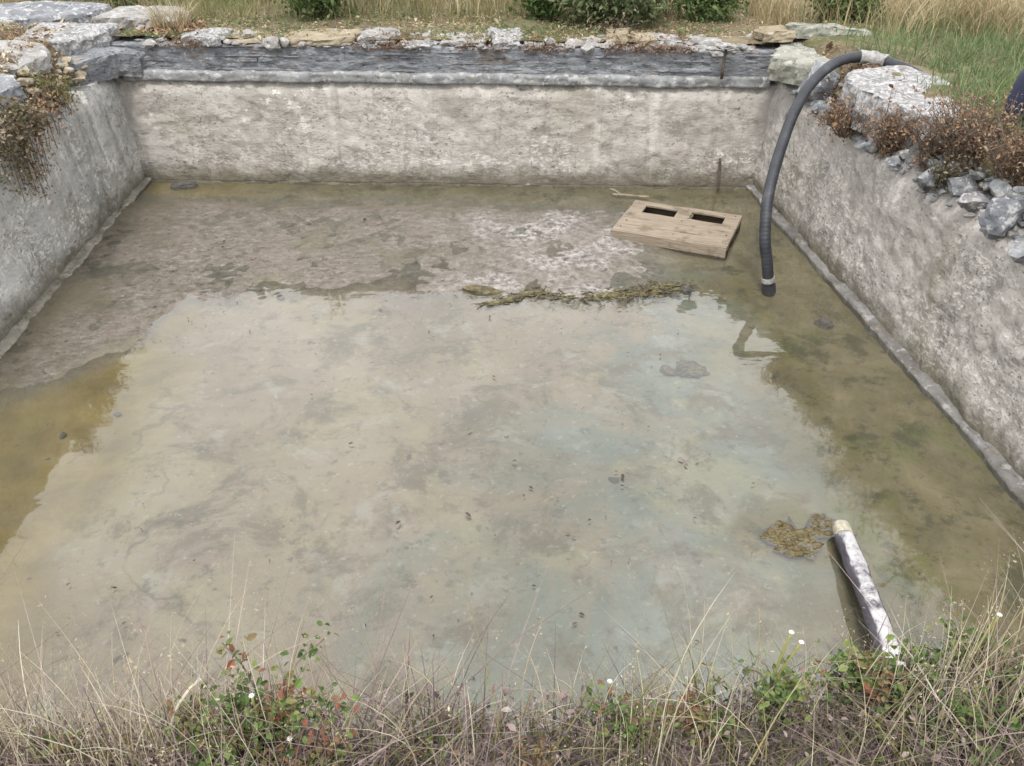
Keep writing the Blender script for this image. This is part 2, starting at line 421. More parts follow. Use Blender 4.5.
t.bsdf(c, 0.9, t.bump(t.noise(20, 5, 0.65, sc=(1, 1, 0.35)), 0.8, 0.012), 0.2)
M['log'] = t.m

t = NT('hose_rubber')
c = t.ramp(t.noise(7, 5, 0.6), [(0.3, (0.012, 0.013, 0.016)), (0.6, (0.028, 0.03, 0.035)), (0.8, (0.07, 0.07, 0.072))])
t.bsdf(c, 0.55, t.bump(t.noise(60, 2), 0.2, 0.003), 0.4)
M['hose'] = t.m
t = NT('hose_coupling_metal')
c = t.ramp(t.noise(22, 4, 0.6), [(0.35, (0.12, 0.115, 0.105)), (0.6, (0.30, 0.29, 0.275))])
t.bsdf(c, 0.6, None, 0.5)
M['coupling'] = t.m
t = NT('navy_plastic')
c = t.ramp(t.noise(9, 4), [(0.3, (0.008, 0.011, 0.03)), (0.7, (0.02, 0.025, 0.055))])
t.bsdf(c, 0.6, None, 0.35)
M['navy'] = t.m
t = NT('rusted_iron')
t.bsdf(t.ramp(t.noise(30, 5), [(0.3, (0.03, 0.025, 0.022)), (0.7, (0.12, 0.085, 0.06))]), 0.85, None, 0.3)
M['iron'] = t.m
t = NT('algae_scum')
c = t.ramp(t.noise(16, 5, 0.65), [(0.3, (0.075, 0.056, 0.026)), (0.5, (0.125, 0.098, 0.050)), (0.72, (0.165, 0.142, 0.075))])
t.bsdf(c, 0.9, t.bump(t.noise(40, 4), 0.6, 0.01), 0.2)
M['scum'] = t.m
t = NT('weed_wet')
c = t.ramp(t.noise(18, 5, 0.65), [(0.3, (0.04, 0.036, 0.026)), (0.5, (0.10, 0.083, 0.048)), (0.7, (0.19, 0.165, 0.075))])
t.bsdf(c, 0.9, t.bump(t.noise(40, 4), 0.6, 0.01), 0.2)
M['weed'] = t.m

# ------------------------------------------------------------------ the pit
# inner corners of the tank floor
NL, NR = np.array([-3.08, 1.05]), np.array([3.04, 1.05])
FL, FR = np.array([-3.06, 8.24]), np.array([3.11, 7.66])
CORN = [NL, NR, FR, FL]
TOPZ = 1.40

def offset_poly(d):
    """corners of the floor outline pushed outward by d (mitred)"""
    out = []
    for i in range(4):
        p, a, b = CORN[i], CORN[i - 1], CORN[(i + 1) % 4]
        e1, e2 = (p - a) / np.linalg.norm(p - a), (b - p) / np.linalg.norm(b - p)
        n1, n2 = np.array([e1[1], -e1[0]]), np.array([e2[1], -e2[0]])
        k = (n1 + n2) / (1 + n1 @ n2)
        out.append(p + k * d)
    return out

def side_drop(x, y):
    """how far the bank dips next to each wall, per side"""
    x, y = np.asarray(x, float), np.asarray(y, float)
    dl, dr, df, dn = -3.1 - x, x - 3.08, y - (8.24 - 0.094 * (x + 3.06)), 1.05 - y
    d = np.maximum(np.maximum(dl, dr), np.maximum(df, dn))
    L_, R_, F_ = dl >= d - 1e-6, dr >= d - 1e-6, df >= d - 1e-6
    amt = np.where(L_, 0.06 + 0.24 * sstep(5.4, 7.0, y), np.where(R_, 0.32 - 0.10 * sstep(4.4, 3.2, y), np.where(F_, 0.06, 0.12)))
    w = np.where(L_ | R_, 0.30, np.where(F_, 2.5, 6.0))
    return amt * (1 - sstep(0.12, 0.12 + w, d)), d

def gz(x, y):
    drop, d = side_drop(x, y)
    far = sstep(3, 60, d)
    z = TOPZ + 0.02 - drop + 0.05 * fbm(np.asarray(x) * 0.7, np.asarray(y) * 0.7, 2.0, 3) * sstep(0.1, 1.0, d) + 0.012 * fbm(np.asarray(x) * 6, np.asarray(y) * 6, 5.0, 3)
    return z + far * 1.5 * fbm(np.asarray(x) * 0.02, np.asarray(y) * 0.02, 1.0, 2)

def build_ground():
    offs = [0.2, 0.26, 0.32, 0.38, 0.45, 0.53, 0.62, 0.74, 0.9, 1.1, 1.35, 1.7, 2.1, 2.6, 3.2, 4, 5, 6.5, 9, 13, 20, 32, 55, 100, 200, 400]
    n = 90
    rows = []
    for d in offs:
        P = offset_poly(d)
        row = []
        for i in range(4):
            a, b = P[i], P[(i + 1) % 4]
            for k in range(n):
                row.append(a + (b - a) * k / n)
        rows.append(np.array(row))
    A = np.concatenate(rows)
    Z = gz(A[:, 0], A[:, 1])
    m = 4 * n
    F = []
    for r in range(len(offs) - 1):
        for k in range(m):
            k2 = (k + 1) % m
            F.append((r * m + k, (r + 1) * m + k, (r + 1) * m + k2, r * m + k2))
    o = mesh_obj('ground', np.c_[A, Z], np.array(F), M['soil'], smooth=True)
    structure(o)
build_ground()

# floor -------------------------------------------------------------
WATER = 0.036

def floor_zones(x, y):
    n1 = fbm(x * 0.9, y * 0.9, 3.1, 4)
    n2 = fbm(x * 2.6, y * 2.6, 7.7, 3)
    edge_l, edge_r = x + 3.08, 3.08 - x
    yf = 8.24 - 0.094 * (x + 3.06)
    # rough bar of gravel and mud in the back left half
    yb = 4.15 + 0.0 * x + np.interp(x, [-3.1, -2.45, -2.2, -2.0, -1.4, -0.6, 0.25, 1.2, 1.9, 2.3], [4.15, 4.5, 4.85, 5.45, 5.62, 5.55, 5.42, 5.45, 5.75, 7.4])
    yb = yb - 4.15
    gravel = sstep(-0.16, 0.22, y - yb + 0.13 * n1 + 0.15 * n2 + 0.08 * fbm(x * 7, y * 7, 2.0, 3)) * (1 - sstep(1.5, 2.1, x + 0.3 * n1))
    gravel = gravel * (1 - 0.9 * sstep(0.75, 0.35, yf - y + 0.2 * n1))
    pale = gravel * sstep(-0.6, 0.9, x + 0.5 * n1 + 0.3 * n2) * (1 - sstep(6.9, 7.6, y + 0.3 * n1)) * (0.35 + 0.65 * sstep(-0.4, 0.4, n2 + 0.5 * n1))
    # olive algae film along the right wall and the foot of the far wall
    olive = sstep(1.75, 0.75, edge_r + 0.45 * n1 + 0.22 * n2)
    olive = np.maximum(olive, sstep(0.95, 0.4, yf - y + 0.25 * n1))
    olive = np.maximum(olive, sstep(0.42, 0.24, np.hypot((x - 1.70), (y - 2.80) * 1.5) + 0.22 * n2))
    olive = np.maximum(olive, 0.9 * sstep(0.95, 0.1, edge_l + 0.25 * n2 + 0.2 * n1))
    yellow = sstep(1.5, 1.0, edge_l + 0.22 * n1 + 0.14 * n2) * (1 - gravel) * (0.7 + 0.3 * sstep(-0.4, 0.4, n2))
    return gravel, pale, olive, yellow

def build_floor():
    xs = np.arange(-3.16, 3.19, 0.03)
    ys = np.arange(0.98, 8.36, 0.03)
    X, Y = np.meshgrid(xs, ys)
    g, pl, ol, ye = floor_zones(X, Y)
    z = 0.006 * fbm(X * 1.3, Y * 1.3, 0.5, 4)
    z += g * (0.043 + 0.012 * fbm(X * 1.6, Y * 2.2, 4.2, 3) + 0.012 * fbm(X * 8.5, Y * 8.5, 1.2, 3, 0.6))
    z += pl * 0.006
    z += ol * 0.006 * fbm(X * 5, Y * 5, 8.0, 3)
    nx, ny = len(xs), len(ys)
    idx = np.arange(nx * ny).reshape(ny, nx)
    F = np.stack([idx[:-1, :-1].ravel(), idx[:-1, 1:].ravel(), idx[1:, 1:].ravel(), idx[1:, :-1].ravel()], 1)
    V = np.stack([X.ravel(), Y.ravel(), z.ravel()], 1)
    o = mesh_obj('pool_floor', V, F, M['floor'], smooth=True, attrs={'gravel': g.ravel(), 'pale': pl.ravel(), 'olive': ol.ravel(), 'yellow': ye.ravel()})
    structure(o)
    w = mesh_obj('water', [(-3.12, 1.0, WATER), (3.12, 1.0, WATER), (3.16, 7.72, WATER), (-3.12, 8.3, WATER)], [(0, 1, 2, 3)], M['water'])
    structure(w)
build_floor()

# walls -------------------------------------------------------------
def wall_frame(A, B):
    A, B = np.array(A), np.array(B)
    L = np.linalg.norm(B - A)
    u = (B - A) / L
    n = np.array([u[1], -u[0]])          # outward when going counter-clockwise seen from above
    return A, u, n, L

def wall_face(name, A, B, topf, mat, parent, batter=0.07, thick=0.38, seed=0.0, rough=0.012, res=0.022, cut=None):
    A, u, n, L = wall_frame(A, B)
    nu = int(L / res) + 1
    us = np.linspace(-0.26, L + 0.26, nu)
    tz = topf(us)
    nv = int(1.15 / res)
    V, rows = [], []
    fv = np.linspace(0, 1, nv)
    for v in fv:
        z = -0.06 + (tz + 0.06) * v
        px, py = A[0] + u[0] * us, A[1] + u[1] * us
        disp = rough * fbm(us * 2.2, z * 2.2, seed, 3) + rough * 0.75 * fbm(us * 9, z * 11, seed + 4, 3, 0.6)
        flake = sstep(0.12, 0.2, fbm(us * 3.1, z * 4.3, seed + 9, 4)) * 0.010
        off = batter * z - disp - flake
        # crumbled edge near the broken top
        e = sstep(0.14, 0.0, tz - z)
        off = off + e * (0.035 + 0.05 * np.abs(fbm(us * 5, z * 3, seed + 2, 3)))
        V.append(np.stack([px + n[0] * off, py + n[1] * off, z], 1)); rows.append(1)
    top_n = 8
    for k in range(1, top_n + 1):
        d = thick * k / top_n
        off = batter * tz + 0.05 + d
        z = tz + 0.02 * fbm(us * 4, d * 6, seed + 6, 3) - 0.01 * (k == top_n)
        px, py = A[0] + u[0] * us, A[1] + u[1] * us
        V.append(np.stack([px + n[0] * off, py + n[1] * off, z], 1))
    V.append(np.stack([px + n[0] * off, py + n[1] * off, np.full_like(us, 0.5)], 1))
    V = np.concatenate(V)
    nr = len(V) // nu
    idx = np.arange(nu * nr).reshape(nr, nu)
    F = np.stack([idx[:-1, :-1].ravel(), idx[:-1, 1:].ravel(), idx[1:, 1:].ravel(), idx[1:, :-1].ravel()], 1)
    return mesh_obj(name, V, F, mat, parent, smooth=True)

def strip(name, A, B, prof, mat, parent, seed=0.0, amp=0.008, res=0.03, wob=0.012, u0=0.0, u1=None):
    """a rough cement strip: prof = list of (outward offset, z), swept along the wall"""
    A, u, n, L = wall_frame(A, B)
    u1 = L if u1 is None else u1
    us = np.linspace(u0, u1, int((u1 - u0) / res) + 1)
    prof = np.array(prof, float)
    pts = []
    for i in range(len(prof) - 1):
        m = max(1, int(np.linalg.norm(prof[i + 1] - prof[i]) / 0.018))
        for k in range(m):
            pts.append(prof[i] + (prof[i + 1] - prof[i]) * k / m)
    pts.append(prof[-1])
    V = []
    for j, (o_, z_) in enumerate(pts):
        w = 1 if 0 < j < len(pts) - 1 else 0
        off = o_ - w * (amp * fbm(us * 7, j * 0.35, seed, 3) + wob * fbm(us * 1.3, 0, seed + 2, 2))
        z = z_ + w * amp * fbm(us * 6, j * 0.4, seed + 5, 3) + w * wob * 0.6 * fbm(us * 1.6, 1, seed + 8, 2)
        V.append(np.stack([A[0] + u[0] * us + n[0] * off, A[1] + u[1] * us + n[1] * off, z], 1))
    V = np.concatenate(V)
    nu = len(us); nr = len(pts)
    idx = np.arange(nu * nr).reshape(nr, nu)
    F = np.stack([idx[:-1, :-1].ravel(), idx[:-1, 1:].ravel(), idx[1:, 1:].ravel(), idx[1:, :-1].ravel()], 1)
    return mesh_obj(name, V, F, mat, parent, smooth=True)

def slab_geo(poly, h, seed=0, edge=0.02, amp=0.012, nper=0.03, under=0.0):
    """irregular slab from an outline (local xy), thickness h: broken edges, uneven top"""
    P = [np.array(p, float) for p in poly]
    out = []
    for i in range(len(P)):
        a, b = P[i], P[(i + 1) % len(P)]
        m = max(2, int(np.linalg.norm(b - a) / nper))
        for k in range(m):
            out.append(a + (b - a) * k / m)
    O = np.array(out)
    C = O.mean(0)
    n = len(O)
    th = np.arange(n)
    d = O - C
    r = np.linalg.norm(d, axis=1)[:, None]
    nd = d / r
    O = O + nd * (edge * fbm(O[:, 0] * 6, O[:, 1] * 6, seed, 4))[:, None] * 1.6
    V, F = [], []
    levels = []
    for z, s in ((0.0, -under - 0.004), (0.25 * h, -0.004), (0.5 * h, 0.004), (0.8 * h, 0.0), (0.95 * h, -0.008), (h, -0.022)):
        q = O + nd * (s + amp * 0.9 * fbm(O[:, 0] * 9, O[:, 1] * 9, seed + z * 40, 3))[:, None]
        levels.append(np.c_[q, np.full(n, z) + amp * 0.3 * fbm(O[:, 0] * 5, O[:, 1] * 5, seed + z * 9, 2)])
    for f in (0.85, 0.68, 0.5, 0.32, 0.15):
        q = C + (O - C) * f
        levels.append(np.c_[q, h + amp * fbm(q[:, 0] * 4, q[:, 1] * 4, seed + 3, 4)])
    V = np.concatenate(levels + [np.array([[C[0], C[1], h]])])
    for L in range(len(levels) - 1):
        for k in range(n):
            k2 = (k + 1) % n
            F.append((L * n + k, L * n + k2, (L + 1) * n + k2, (L + 1) * n + k))
    b = (len(levels) - 1) * n
    for k in range(n):
        F.append((b + k, b + (k + 1) % n, len(V) - 1))
    F.append(tuple(range(n - 1, -1, -1)))
    return V, F

def rock_geo(dx, dy, dz, seed, cuts=5, sub=3, rough=0.22):
    bm = bmesh.new()
    bmesh.ops.create_icosphere(bm, subdivisions=sub, radius=1.0)
    V = np.array([v.co[:] for v in bm.verts])
    F = [tuple(v.index for v in f.verts) for f in bm.faces]
    bm.free()
    rs = np.random.default_rng(seed)
    for _ in range(cuts):
        nn = rs.normal(size=3); nn /= np.linalg.norm(nn)
        c = rs.uniform(0.35, 0.75)
        ex = np.maximum(V @ nn - c, 0)
        V = V - ex[:, None] * nn * 0.92
    V = V * (1 + rough * fbm(V[:, 0] * 1.8, V[:, 1] * 1.8, V[:, 2] * 1.8 + seed, 3))[:, None]
    V = V * np.array([dx, dy, dz]) * 0.5 * 1.25
    V[:, 2] -= V[:, 2].min() + 0.08 * dz
    return V, F

# --- far wall
fw = thing('concrete_wall', 'pale rendered far wall of the tank under a dark slate course and ragged capstones', 'wall')
wall_face('rendered_face', FR, FL, lambda u: np.full_like(u, 1.0), M['wall_far'], fw, 0.06, 0.5, 1.0, 0.011)
strip('footing', FR, FL, [(-0.03, -0.05), (-0.026, 0.022), (0.02, 0.03)], M['footing'], fw, 3.0, 0.012, 0.025, 0.022)
strip('cement_lip', FR, FL, [(0.08, 0.985), (0.056, 0.990), (0.050, 1.062), (0.060, 1.08), (0.22, 1.105)], M['lip'], fw, 6.0, 0.012, 0.02, 0.02)
# coursed slate band: thin stones laid flat, one part
def slate_course():
    A, u, n, L = wall_frame(FR, FL)
    rs = random.Random(4)
    V, F = [], []
    z = 1.085
    while z < 1.30:
        h = rs.uniform(0.02, 0.05)
        s = -0.2
        while s < L + 0.2:
            l = rs.uniform(0.15, 0.8)
            dep = 0.092 + rs.uniform(-0.008, 0.022)
            hh = h * rs.uniform(0.82, 0.98)
            if rs.random() > 0.22:
                x0, x1 = s + rs.uniform(0.002, 0.01), min(s + l, L + 0.22) - rs.uniform(0.002, 0.012)
                if x1 > x0 + 0.02:
                    m = max(2, int((x1 - x0) / 0.045))
                    base = len(V)
                    xs = np.linspace(x0, x1, m + 1)
                    for k, xx in enumerate(xs):
                        j1 = dep + 0.012 * float(fbm(xx * 8, z * 20, 1.0, 2)) - 0.0
                        if k in (0, m):
                            j1 += 0.012
                        zb = z + 0.006 * float(fbm(xx * 6, z * 9, 3.0, 2)); ztp = z + hh + 0.008 * float(fbm(xx * 6, z * 9, 5.0, 2))
                        for (off, zz) in ((dep + 0.3, zb), (j1 + 0.012, zb), (j1, zb + 0.008), (j1 + 0.004, ztp - 0.008), (j1 + 0.016, ztp), (dep + 0.3, ztp)):
                            p = A + u * xx + n * off
                            V.append((p[0], p[1], zz))
                    for k in range(m):
                        for q in range(5):
                            a = base + k * 6 + q
                            F.append((a, a + 6, a + 7, a + 1))
                    F.append(tuple(base + q for q in range(6)))
                    F.append(tuple(base + m * 6 + q for q in range(5, -1, -1)))
            s += l
        z += h
    mesh_obj('slate_course', V, F, M['slate'], fw)
    # dark mortar core that the stones sit against
    strip('mortar_core', FR, FL, [(0.10, 1.05), (0.098, 1.31), (0.5, 1.315)], M['slate'], fw, 11.0, 0.02, 0.025, 0.022, -0.25, 6.45)
slate_course()

def cap_row():
    A, u, n, L = wall_frame(FR, FL)
    rs = random.Random(12)
    s = 0.12
    i = 0
    while s < L - 0.62:
        l = rs.choice([rs.uniform(0.16, 0.4), rs.uniform(0.3, 1.0)])
        w = rs.uniform(0.28, 0.55)
        h = rs.uniform(0.03, 0.085)
        c = A + u * (s + l / 2) + n * (0.06 + w / 2 + rs.uniform(-0.02, 0.14))
        ang = math.atan2(u[1], u[0]) + rs.uniform(-0.16, 0.16)
        a, b = l / 2 - 0.01, w / 2
        poly = [(-a, -b), (-a * 0.3, -b * rs.uniform(0.9, 1.15)), (a, -b * rs.uniform(0.85, 1.05)), (a * rs.uniform(.9, 1.02), b * 0.2), (a * 0.85, b), (-a * 0.8, b * rs.uniform(0.85, 1.1)), (-a, 0)]
        V, F = slab_geo(poly, h, 20 + i * 1.7, 0.05, 0.026, 0.03)
        ca, sa = math.cos(ang), math.sin(ang)
        tx, ty = rs.uniform(-0.05, 0.05), rs.uniform(-0.05, 0.03)
        W = np.c_[c[0] + V[:, 0] * ca - V[:, 1] * sa, c[1] + V[:, 0] * sa + V[:, 1] * ca, 1.308 + rs.uniform(0, 0.012) + V[:, 2] + V[:, 0] * tx + V[:, 1] * ty]
        mesh_obj('capstone', W, F, M[rs.choice(['cap', 'cap', 'slab', 'cap', 'slab_tan'])], fw)
        s += l
        i += 1
cap_row()

# --- right wall: broken top
rw = thing('concrete_wall', 'pebbly rendered right-hand wall of the tank with a crumbled top behind dry plants', 'wall')
def top_r(u):
    y = NR[1] + u
    return 1.10 + 0.05 * fbm(u * 1.7, 0, 31, 3) + 0.045 * fbm(u * 7, 0, 33, 3) - 0.07 * sstep(6.9, 7.4, y) + 0.10 * sstep(4.4, 3.2, y)
wall_face('rendered_face', NR, FR, top_r, M['wall_right'], rw, 0.06, 0.34, 13.0, 0.014)
strip('footing', NR, FR, [(-0.075, -0.05), (-0.068, 0.045), (-0.055, 0.056), (0.02, 0.064)], M['footing_cool'], rw, 14.0, 0.012, 0.02, 0.03)

def rubble_fill(A, B, u0, u1, n, off, z, size, mat, parent, seed):
    A, u, nn, L = wall_frame(A, B)
    rs = np.random.default_rng(seed)
    parts = []
    for k in range(n):
        uu = rs.uniform(u0, u1)
        o_ = off[0] + rs.uniform(0, 1) * (off[1] - off[0])
        zz = z[0] + (o_ - off[0]) / (off[1] - off[0]) * (z[1] - z[0]) + rs.normal(0, 0.012)
        d = size * np.exp(rs.normal(0, 0.45))
        V, F = rock_geo(d * rs.uniform(0.9, 1.7), d, d * rs.uniform(0.45, 0.8), int(seed * 1000 + k), 5, 2)
        a = rs.uniform(0, 6.28); c, s_ = math.cos(a), math.sin(a)
        W = np.c_[V[:, 0] * c - V[:, 1] * s_, V[:, 0] * s_ + V[:, 1] * c, V[:, 2] - d * 0.2]
        p_ = A + u * uu + nn * o_
        parts.append((W + np.array([p_[0], p_[1], zz]), F))
    V, F = join_geo(parts)
    return mesh_obj('rubble_fill', V, F, mat, parent)
FILLS = [(NR, FR, 1.6, 6.3, 170, (0.05, 0.26), (1.04, 1.28), 0.045, 'rubble', 'R', 5),
         (FR, FL, 0.0, 6.15, 330, (0.07, 0.5), (1.315, 1.345), 0.05, 'cap', 'F', 6),
         (FL, NL, 0.3, 3.2, 110, (0.06, 0.3), (1.12, 1.34), 0.05, 'slab_tan', 'L', 7)]
# --- left wall
lw = thing('concrete_wall', 'cool grey rendered left-hand wall of the tank with plants hanging over its top', 'wall')
def top_l(u):
    y = FL[1] - u
    return 1.34 - 0.27 * sstep(5.2, 7.2, y) + 0.04 * fbm(u * 1.5, 0, 41, 3) + 0.03 * fbm(u * 6, 0, 43, 3)
wall_face('rendered_face', FL, NL, top_l, M['wall_cool'], lw, 0.07, 0.34, 23.0, 0.013)
strip('footing', FL, NL, [(-0.075, -0.05), (-0.068, 0.042), (-0.055, 0.052), (0.02, 0.06)], M['footing'], lw, 24.0, 0.012, 0.02, 0.03)

# --- near wall (its face looks away from the camera)
nw = thing('concrete_wall', 'overgrown near wall of the tank under the weedy foreground bank', 'wall')
wall_face('rendered_face', NL, NR, lambda u: 1.27 + 0.02 * fbm(u * 2, 0, 51, 3), M['wall_far'], nw, -0.03, 0.34, 33.0, 0.012, 0.035)
strip('footing', NL, NR, [(-0.10, -0.05), (-0.095, 0.05), (-0.06, 0.08), (0.02, 0.10)], M['footing'], nw, 34.0, 0.007, 0.06)

# ------------------------------------------------------------------ slabs and stones
def slab(name, label, loc, poly, h, mat, seed, rz=0.0, tilt=(0, 0), edge=0.025, amp=0.03, cat='slab', group=None, under=0.0):
    V, F = slab_geo(poly, h, seed, edge, amp, 0.035, under)
    o = mesh_obj(name, V, F, M[mat], None, loc)
    o.rotation_euler = (tilt[0], tilt[1], rz)
    return tag(o, label, cat, group)

# right side
slab('stone_slab', 'big pale grey slab on the right wall, the black hose arching over it', (3.42, 5.92, 1.14),
     [(-0.28, -0.26), (-0.10, -0.66), (0.12, -0.80), (0.36, -0.50), (0.44, 0.22), (0.28, 0.58), (-0.12, 0.56), (-0.31, 0.28)], 0.29, 'slab', 3.3, 0, (R(2), R(-2)))
slab('stone_slab', 'flat greenish lichened slab capping the far right corner of the tank', (3.50, 7.52, 1.17),
     [(-0.55, -0.16), (-0.16, -0.62), (0.28, -0.50), (0.50, -0.05), (0.36, 0.42), (-0.30, 0.36)], 0.20, 'slab_green', 8.1, 0, (R(1), R(-2)))
slab('stone_slab', 'long loose slab lying on top of the greenish corner slab', (3.62, 8.0, 1.385),
     [(-0.34, -0.02), (-0.30, -0.16), (0.08, -0.22), (0.36, -0.30), (0.40, -0.18), (0.1, 0.02), (-0.2, 0.08)], 0.12, 'slab_green', 12.1, 0, (R(-3), R(4)))
slab('stone_slab', 'small pinkish stone beside the loose slab on the far right corner', (3.17, 7.95, 1.385),
     [(-0.17, -0.13), (0.12, -0.16), (0.19, 0.02), (0.08, 0.13), (-0.14, 0.10)], 0.085, 'slab_tan', 15.1, 0.1)

# left side
slab('stone_slab', 'long blue-grey slab with a dark broken front on the far left corner', (-3.92, 8.98, 1.33),
     [(-0.66, -0.20), (-0.1, -0.34), (0.50, -0.16), (0.62, 0.14), (0.1, 0.34), (-0.6, 0.2)], 0.19, 'slab_blue', 21.1, 0.12, (R(5), 0))
slab('stone_slab', 'pinkish grey flat slab right of the long blue-grey slab', (-2.98, 9.02, 1.35),
     [(-0.40, -0.22), (0.42, -0.26), (0.46, 0.05), (0.3, 0.26), (-0.35, 0.28)], 0.13, 'cap', 25.1, -0.05, (R(3), 0))
slab('stone_slab', 'pale cream slab stepping down in front of the blue-grey slab', (-3.52, 8.22, 1.28),
     [(-0.34, -0.34), (0.12, -0.30), (0.42, 0.08), (0.44, 0.38), (-0.22, 0.34)], 0.16, 'slab', 28.1, 0.1, (R(4), R(3)))
slab('stone_slab', 'flat slab at the left edge behind the small green plant', (-3.66, 7.36, 1.30),
     [(-0.5, -0.44), (0.20, -0.42), (0.36, 0.02), (0.24, 0.38), (-0.45, 0.42)], 0.13, 'cap', 31.1, 0.05, (R(4), R(5)))
slab('stone_slab', 'dark grey corner stone where the left wall meets the far wall', (-3.10, 8.36, 1.06),
     [(-0.34, -0.66), (-0.16, -0.60), (0.02, -0.24), (0.30, -0.03), (0.46, 0.10), (0.44, 0.34), (-0.34, 0.36)], 0.22, 'slate', 35.1, 0.0, (R(3), R(7)), 0.05, 0.03)
slab('stone_slab', 'purplish broken stone at the left edge above the trailing olive plant', (-3.40, 6.52, 1.24),
     [(-0.3, -0.36), (0.10, -0.32), (0.16, 0.10), (0.05, 0.34), (-0.3, 0.3)], 0.14, 'slab_blue', 36.1, 0.0, (0, R(8)))
slab('stone_slab', 'pale fallen slab at the left edge below the trailing olive plant', (-3.40, 4.9, 1.34),
     [(-0.2, -0.5), (0.12, -0.45), (0.16, 0.2), (0.05, 0.44), (-0.22, 0.4)], 0.09, 'slab_blue', 37.1, 0.0, (0, R(6)))

def stone(name, label, loc, dims, mat, seed, rz=0.0, cat='stone', group=None, cuts=6, tilt=(0, 0)):
    V, F = rock_geo(*dims, seed, cuts)
    o = mesh_obj(name, V, F, M[mat], None, loc)
    o.rotation_euler = (tilt[0], tilt[1], rz)
    return tag(o, label, cat, group)

RUB = 'broken stones along the crumbled top of the right wall'
rub = [
    # x, y, z, dims, rz, label
    (3.16, 4.86, 1.05, (0.20, 0.15, 0.14), 0.4, 'pale angular stone at the left end of the broken rubble on the right wall', 'rubble'),
    (3.22, 4.60, 1.08, (0.19, 0.17, 0.13), 1.1, 'grey broken stone below the rusty dry plant on the right wall', 'rubble'),
    (3.20, 4.36, 1.07, (0.24, 0.14, 0.12), 0.2, 'flat light-topped stone in the middle of the right wall rubble', 'slab'),
    (3.18, 4.08, 1.03, (0.20, 0.25, 0.22), 0.8, 'biggest blue-grey block in the rubble at the right edge', 'slab_blue'),
    (3.30, 4.30, 1.18, (0.19, 0.17, 0.12), 2.1, 'stone behind the biggest blue-grey rubble block', 'rubble'),
    (3.15, 3.76, 1.03, (0.18, 0.16, 0.13), 0.3, 'stone below the biggest rubble block at the right edge', 'rubble'),
    (3.16, 5.30, 1.04, (0.16, 0.12, 0.09), 0.9, 'small stone under the rust-orange plant on the right wall', 'rubble'),
    (3.27, 5.16, 1.10, (0.22, 0.2, 0.24), 1.7, 'upright whitish stone between the two rusty plants on the right wall', 'slab'),
    (3.24, 6.98, 1.06, (0.26, 0.30, 0.26), 0.3, 'dark wedge stone tucked under the hose where it crosses the wall', 'slab_blue'),
    (3.16, 6.46, 1.05, (0.18, 0.16, 0.13), 1.2, 'dark stone on the right wall between the hose and the big pale slab', 'slate'),
    (3.20, 3.45, 1.08, (0.2, 0.2, 0.14), 1.0, 'nearest rubble stone, at the very right edge', 'rubble'),
    (3.14, 5.62, 1.04, (0.17, 0.13, 0.11), 0.2, 'small grey stone below the front of the big pale slab', 'rubble'),
    (3.25, 4.74, 1.16, (0.14, 0.12, 0.10), 2.6, 'small stone lodged above the pale angular stone on the right wall', 'rubble'),
]
for i, (x, y, z, d, rz, lb, mt) in enumerate(rub):
    stone('rubble_stone', lb, (x, y, z), d, mt, 60 + i, rz, 'stone', RUB)

# stones lying in the water
FLS = 'dark stones lying on the tank floor'
stone('stone', 'flat dark mound where the gravel meets the pale water', (0.26, 5.55, -0.015), (0.36, 0.15, 0.085), 'weed', 92, -0.1, 'stone', FLS, 8)
stone('stone', 'dark stone at the gravel edge by the green weed tip', (1.85, 5.46, -0.01), (0.10, 0.08, 0.08), 'pebble', 93, 0.5, 'stone', FLS)
stone('stone', 'wet pebble near the foot of the right wall', (2.72, 4.90, -0.012), (0.11, 0.10, 0.065), 'pebble', 94, 0.5, 'stone', FLS)
stone('stone', 'dark stone against the foot of the far wall in the left corner', (-2.62, 8.02, -0.01), (0.22, 0.12, 0.1), 'pebble', 95, 0.1, 'stone', FLS)
SPK = 'small dark stones scattered on the tank floor'
spots = [(-1.86, 6.20, 'small stone on the brown gravel, leftmost in the back row'), (-0.55, 6.35, 'small stone on the brown gravel near the middle of the back'),
         (-1.30, 5.55, 'small stone on the gravel just behind the pale water'), (-2.25, 5.20, 'small stone on the gravel near the left wall'),
         (-2.3, 3.92, 'small dark stone on the yellow silt by the left edge'), (-2.05, 4.10, 'small dark stone on the yellow silt, nearer the pale water'),
         (0.86, 3.30, 'small dark stone beside a whitish patch right of centre'),
         (2.12, 4.25, 'dark stone at the ragged edge of the olive algae'), 
         (0.95, 6.75, 'small stone on the whitish gravel in front of the pallet')]
for i, (x, y, lb) in enumerate(spots):
    s = random.uniform(0.03, 0.055)
    stone('stone', lb, (x, y, 0.0 + (0.012 if y > 5 else 0)), (s * 1.5, s, s * 0.7), 'pebble', 120 + i, random.uniform(0, 3), 'stone', SPK)

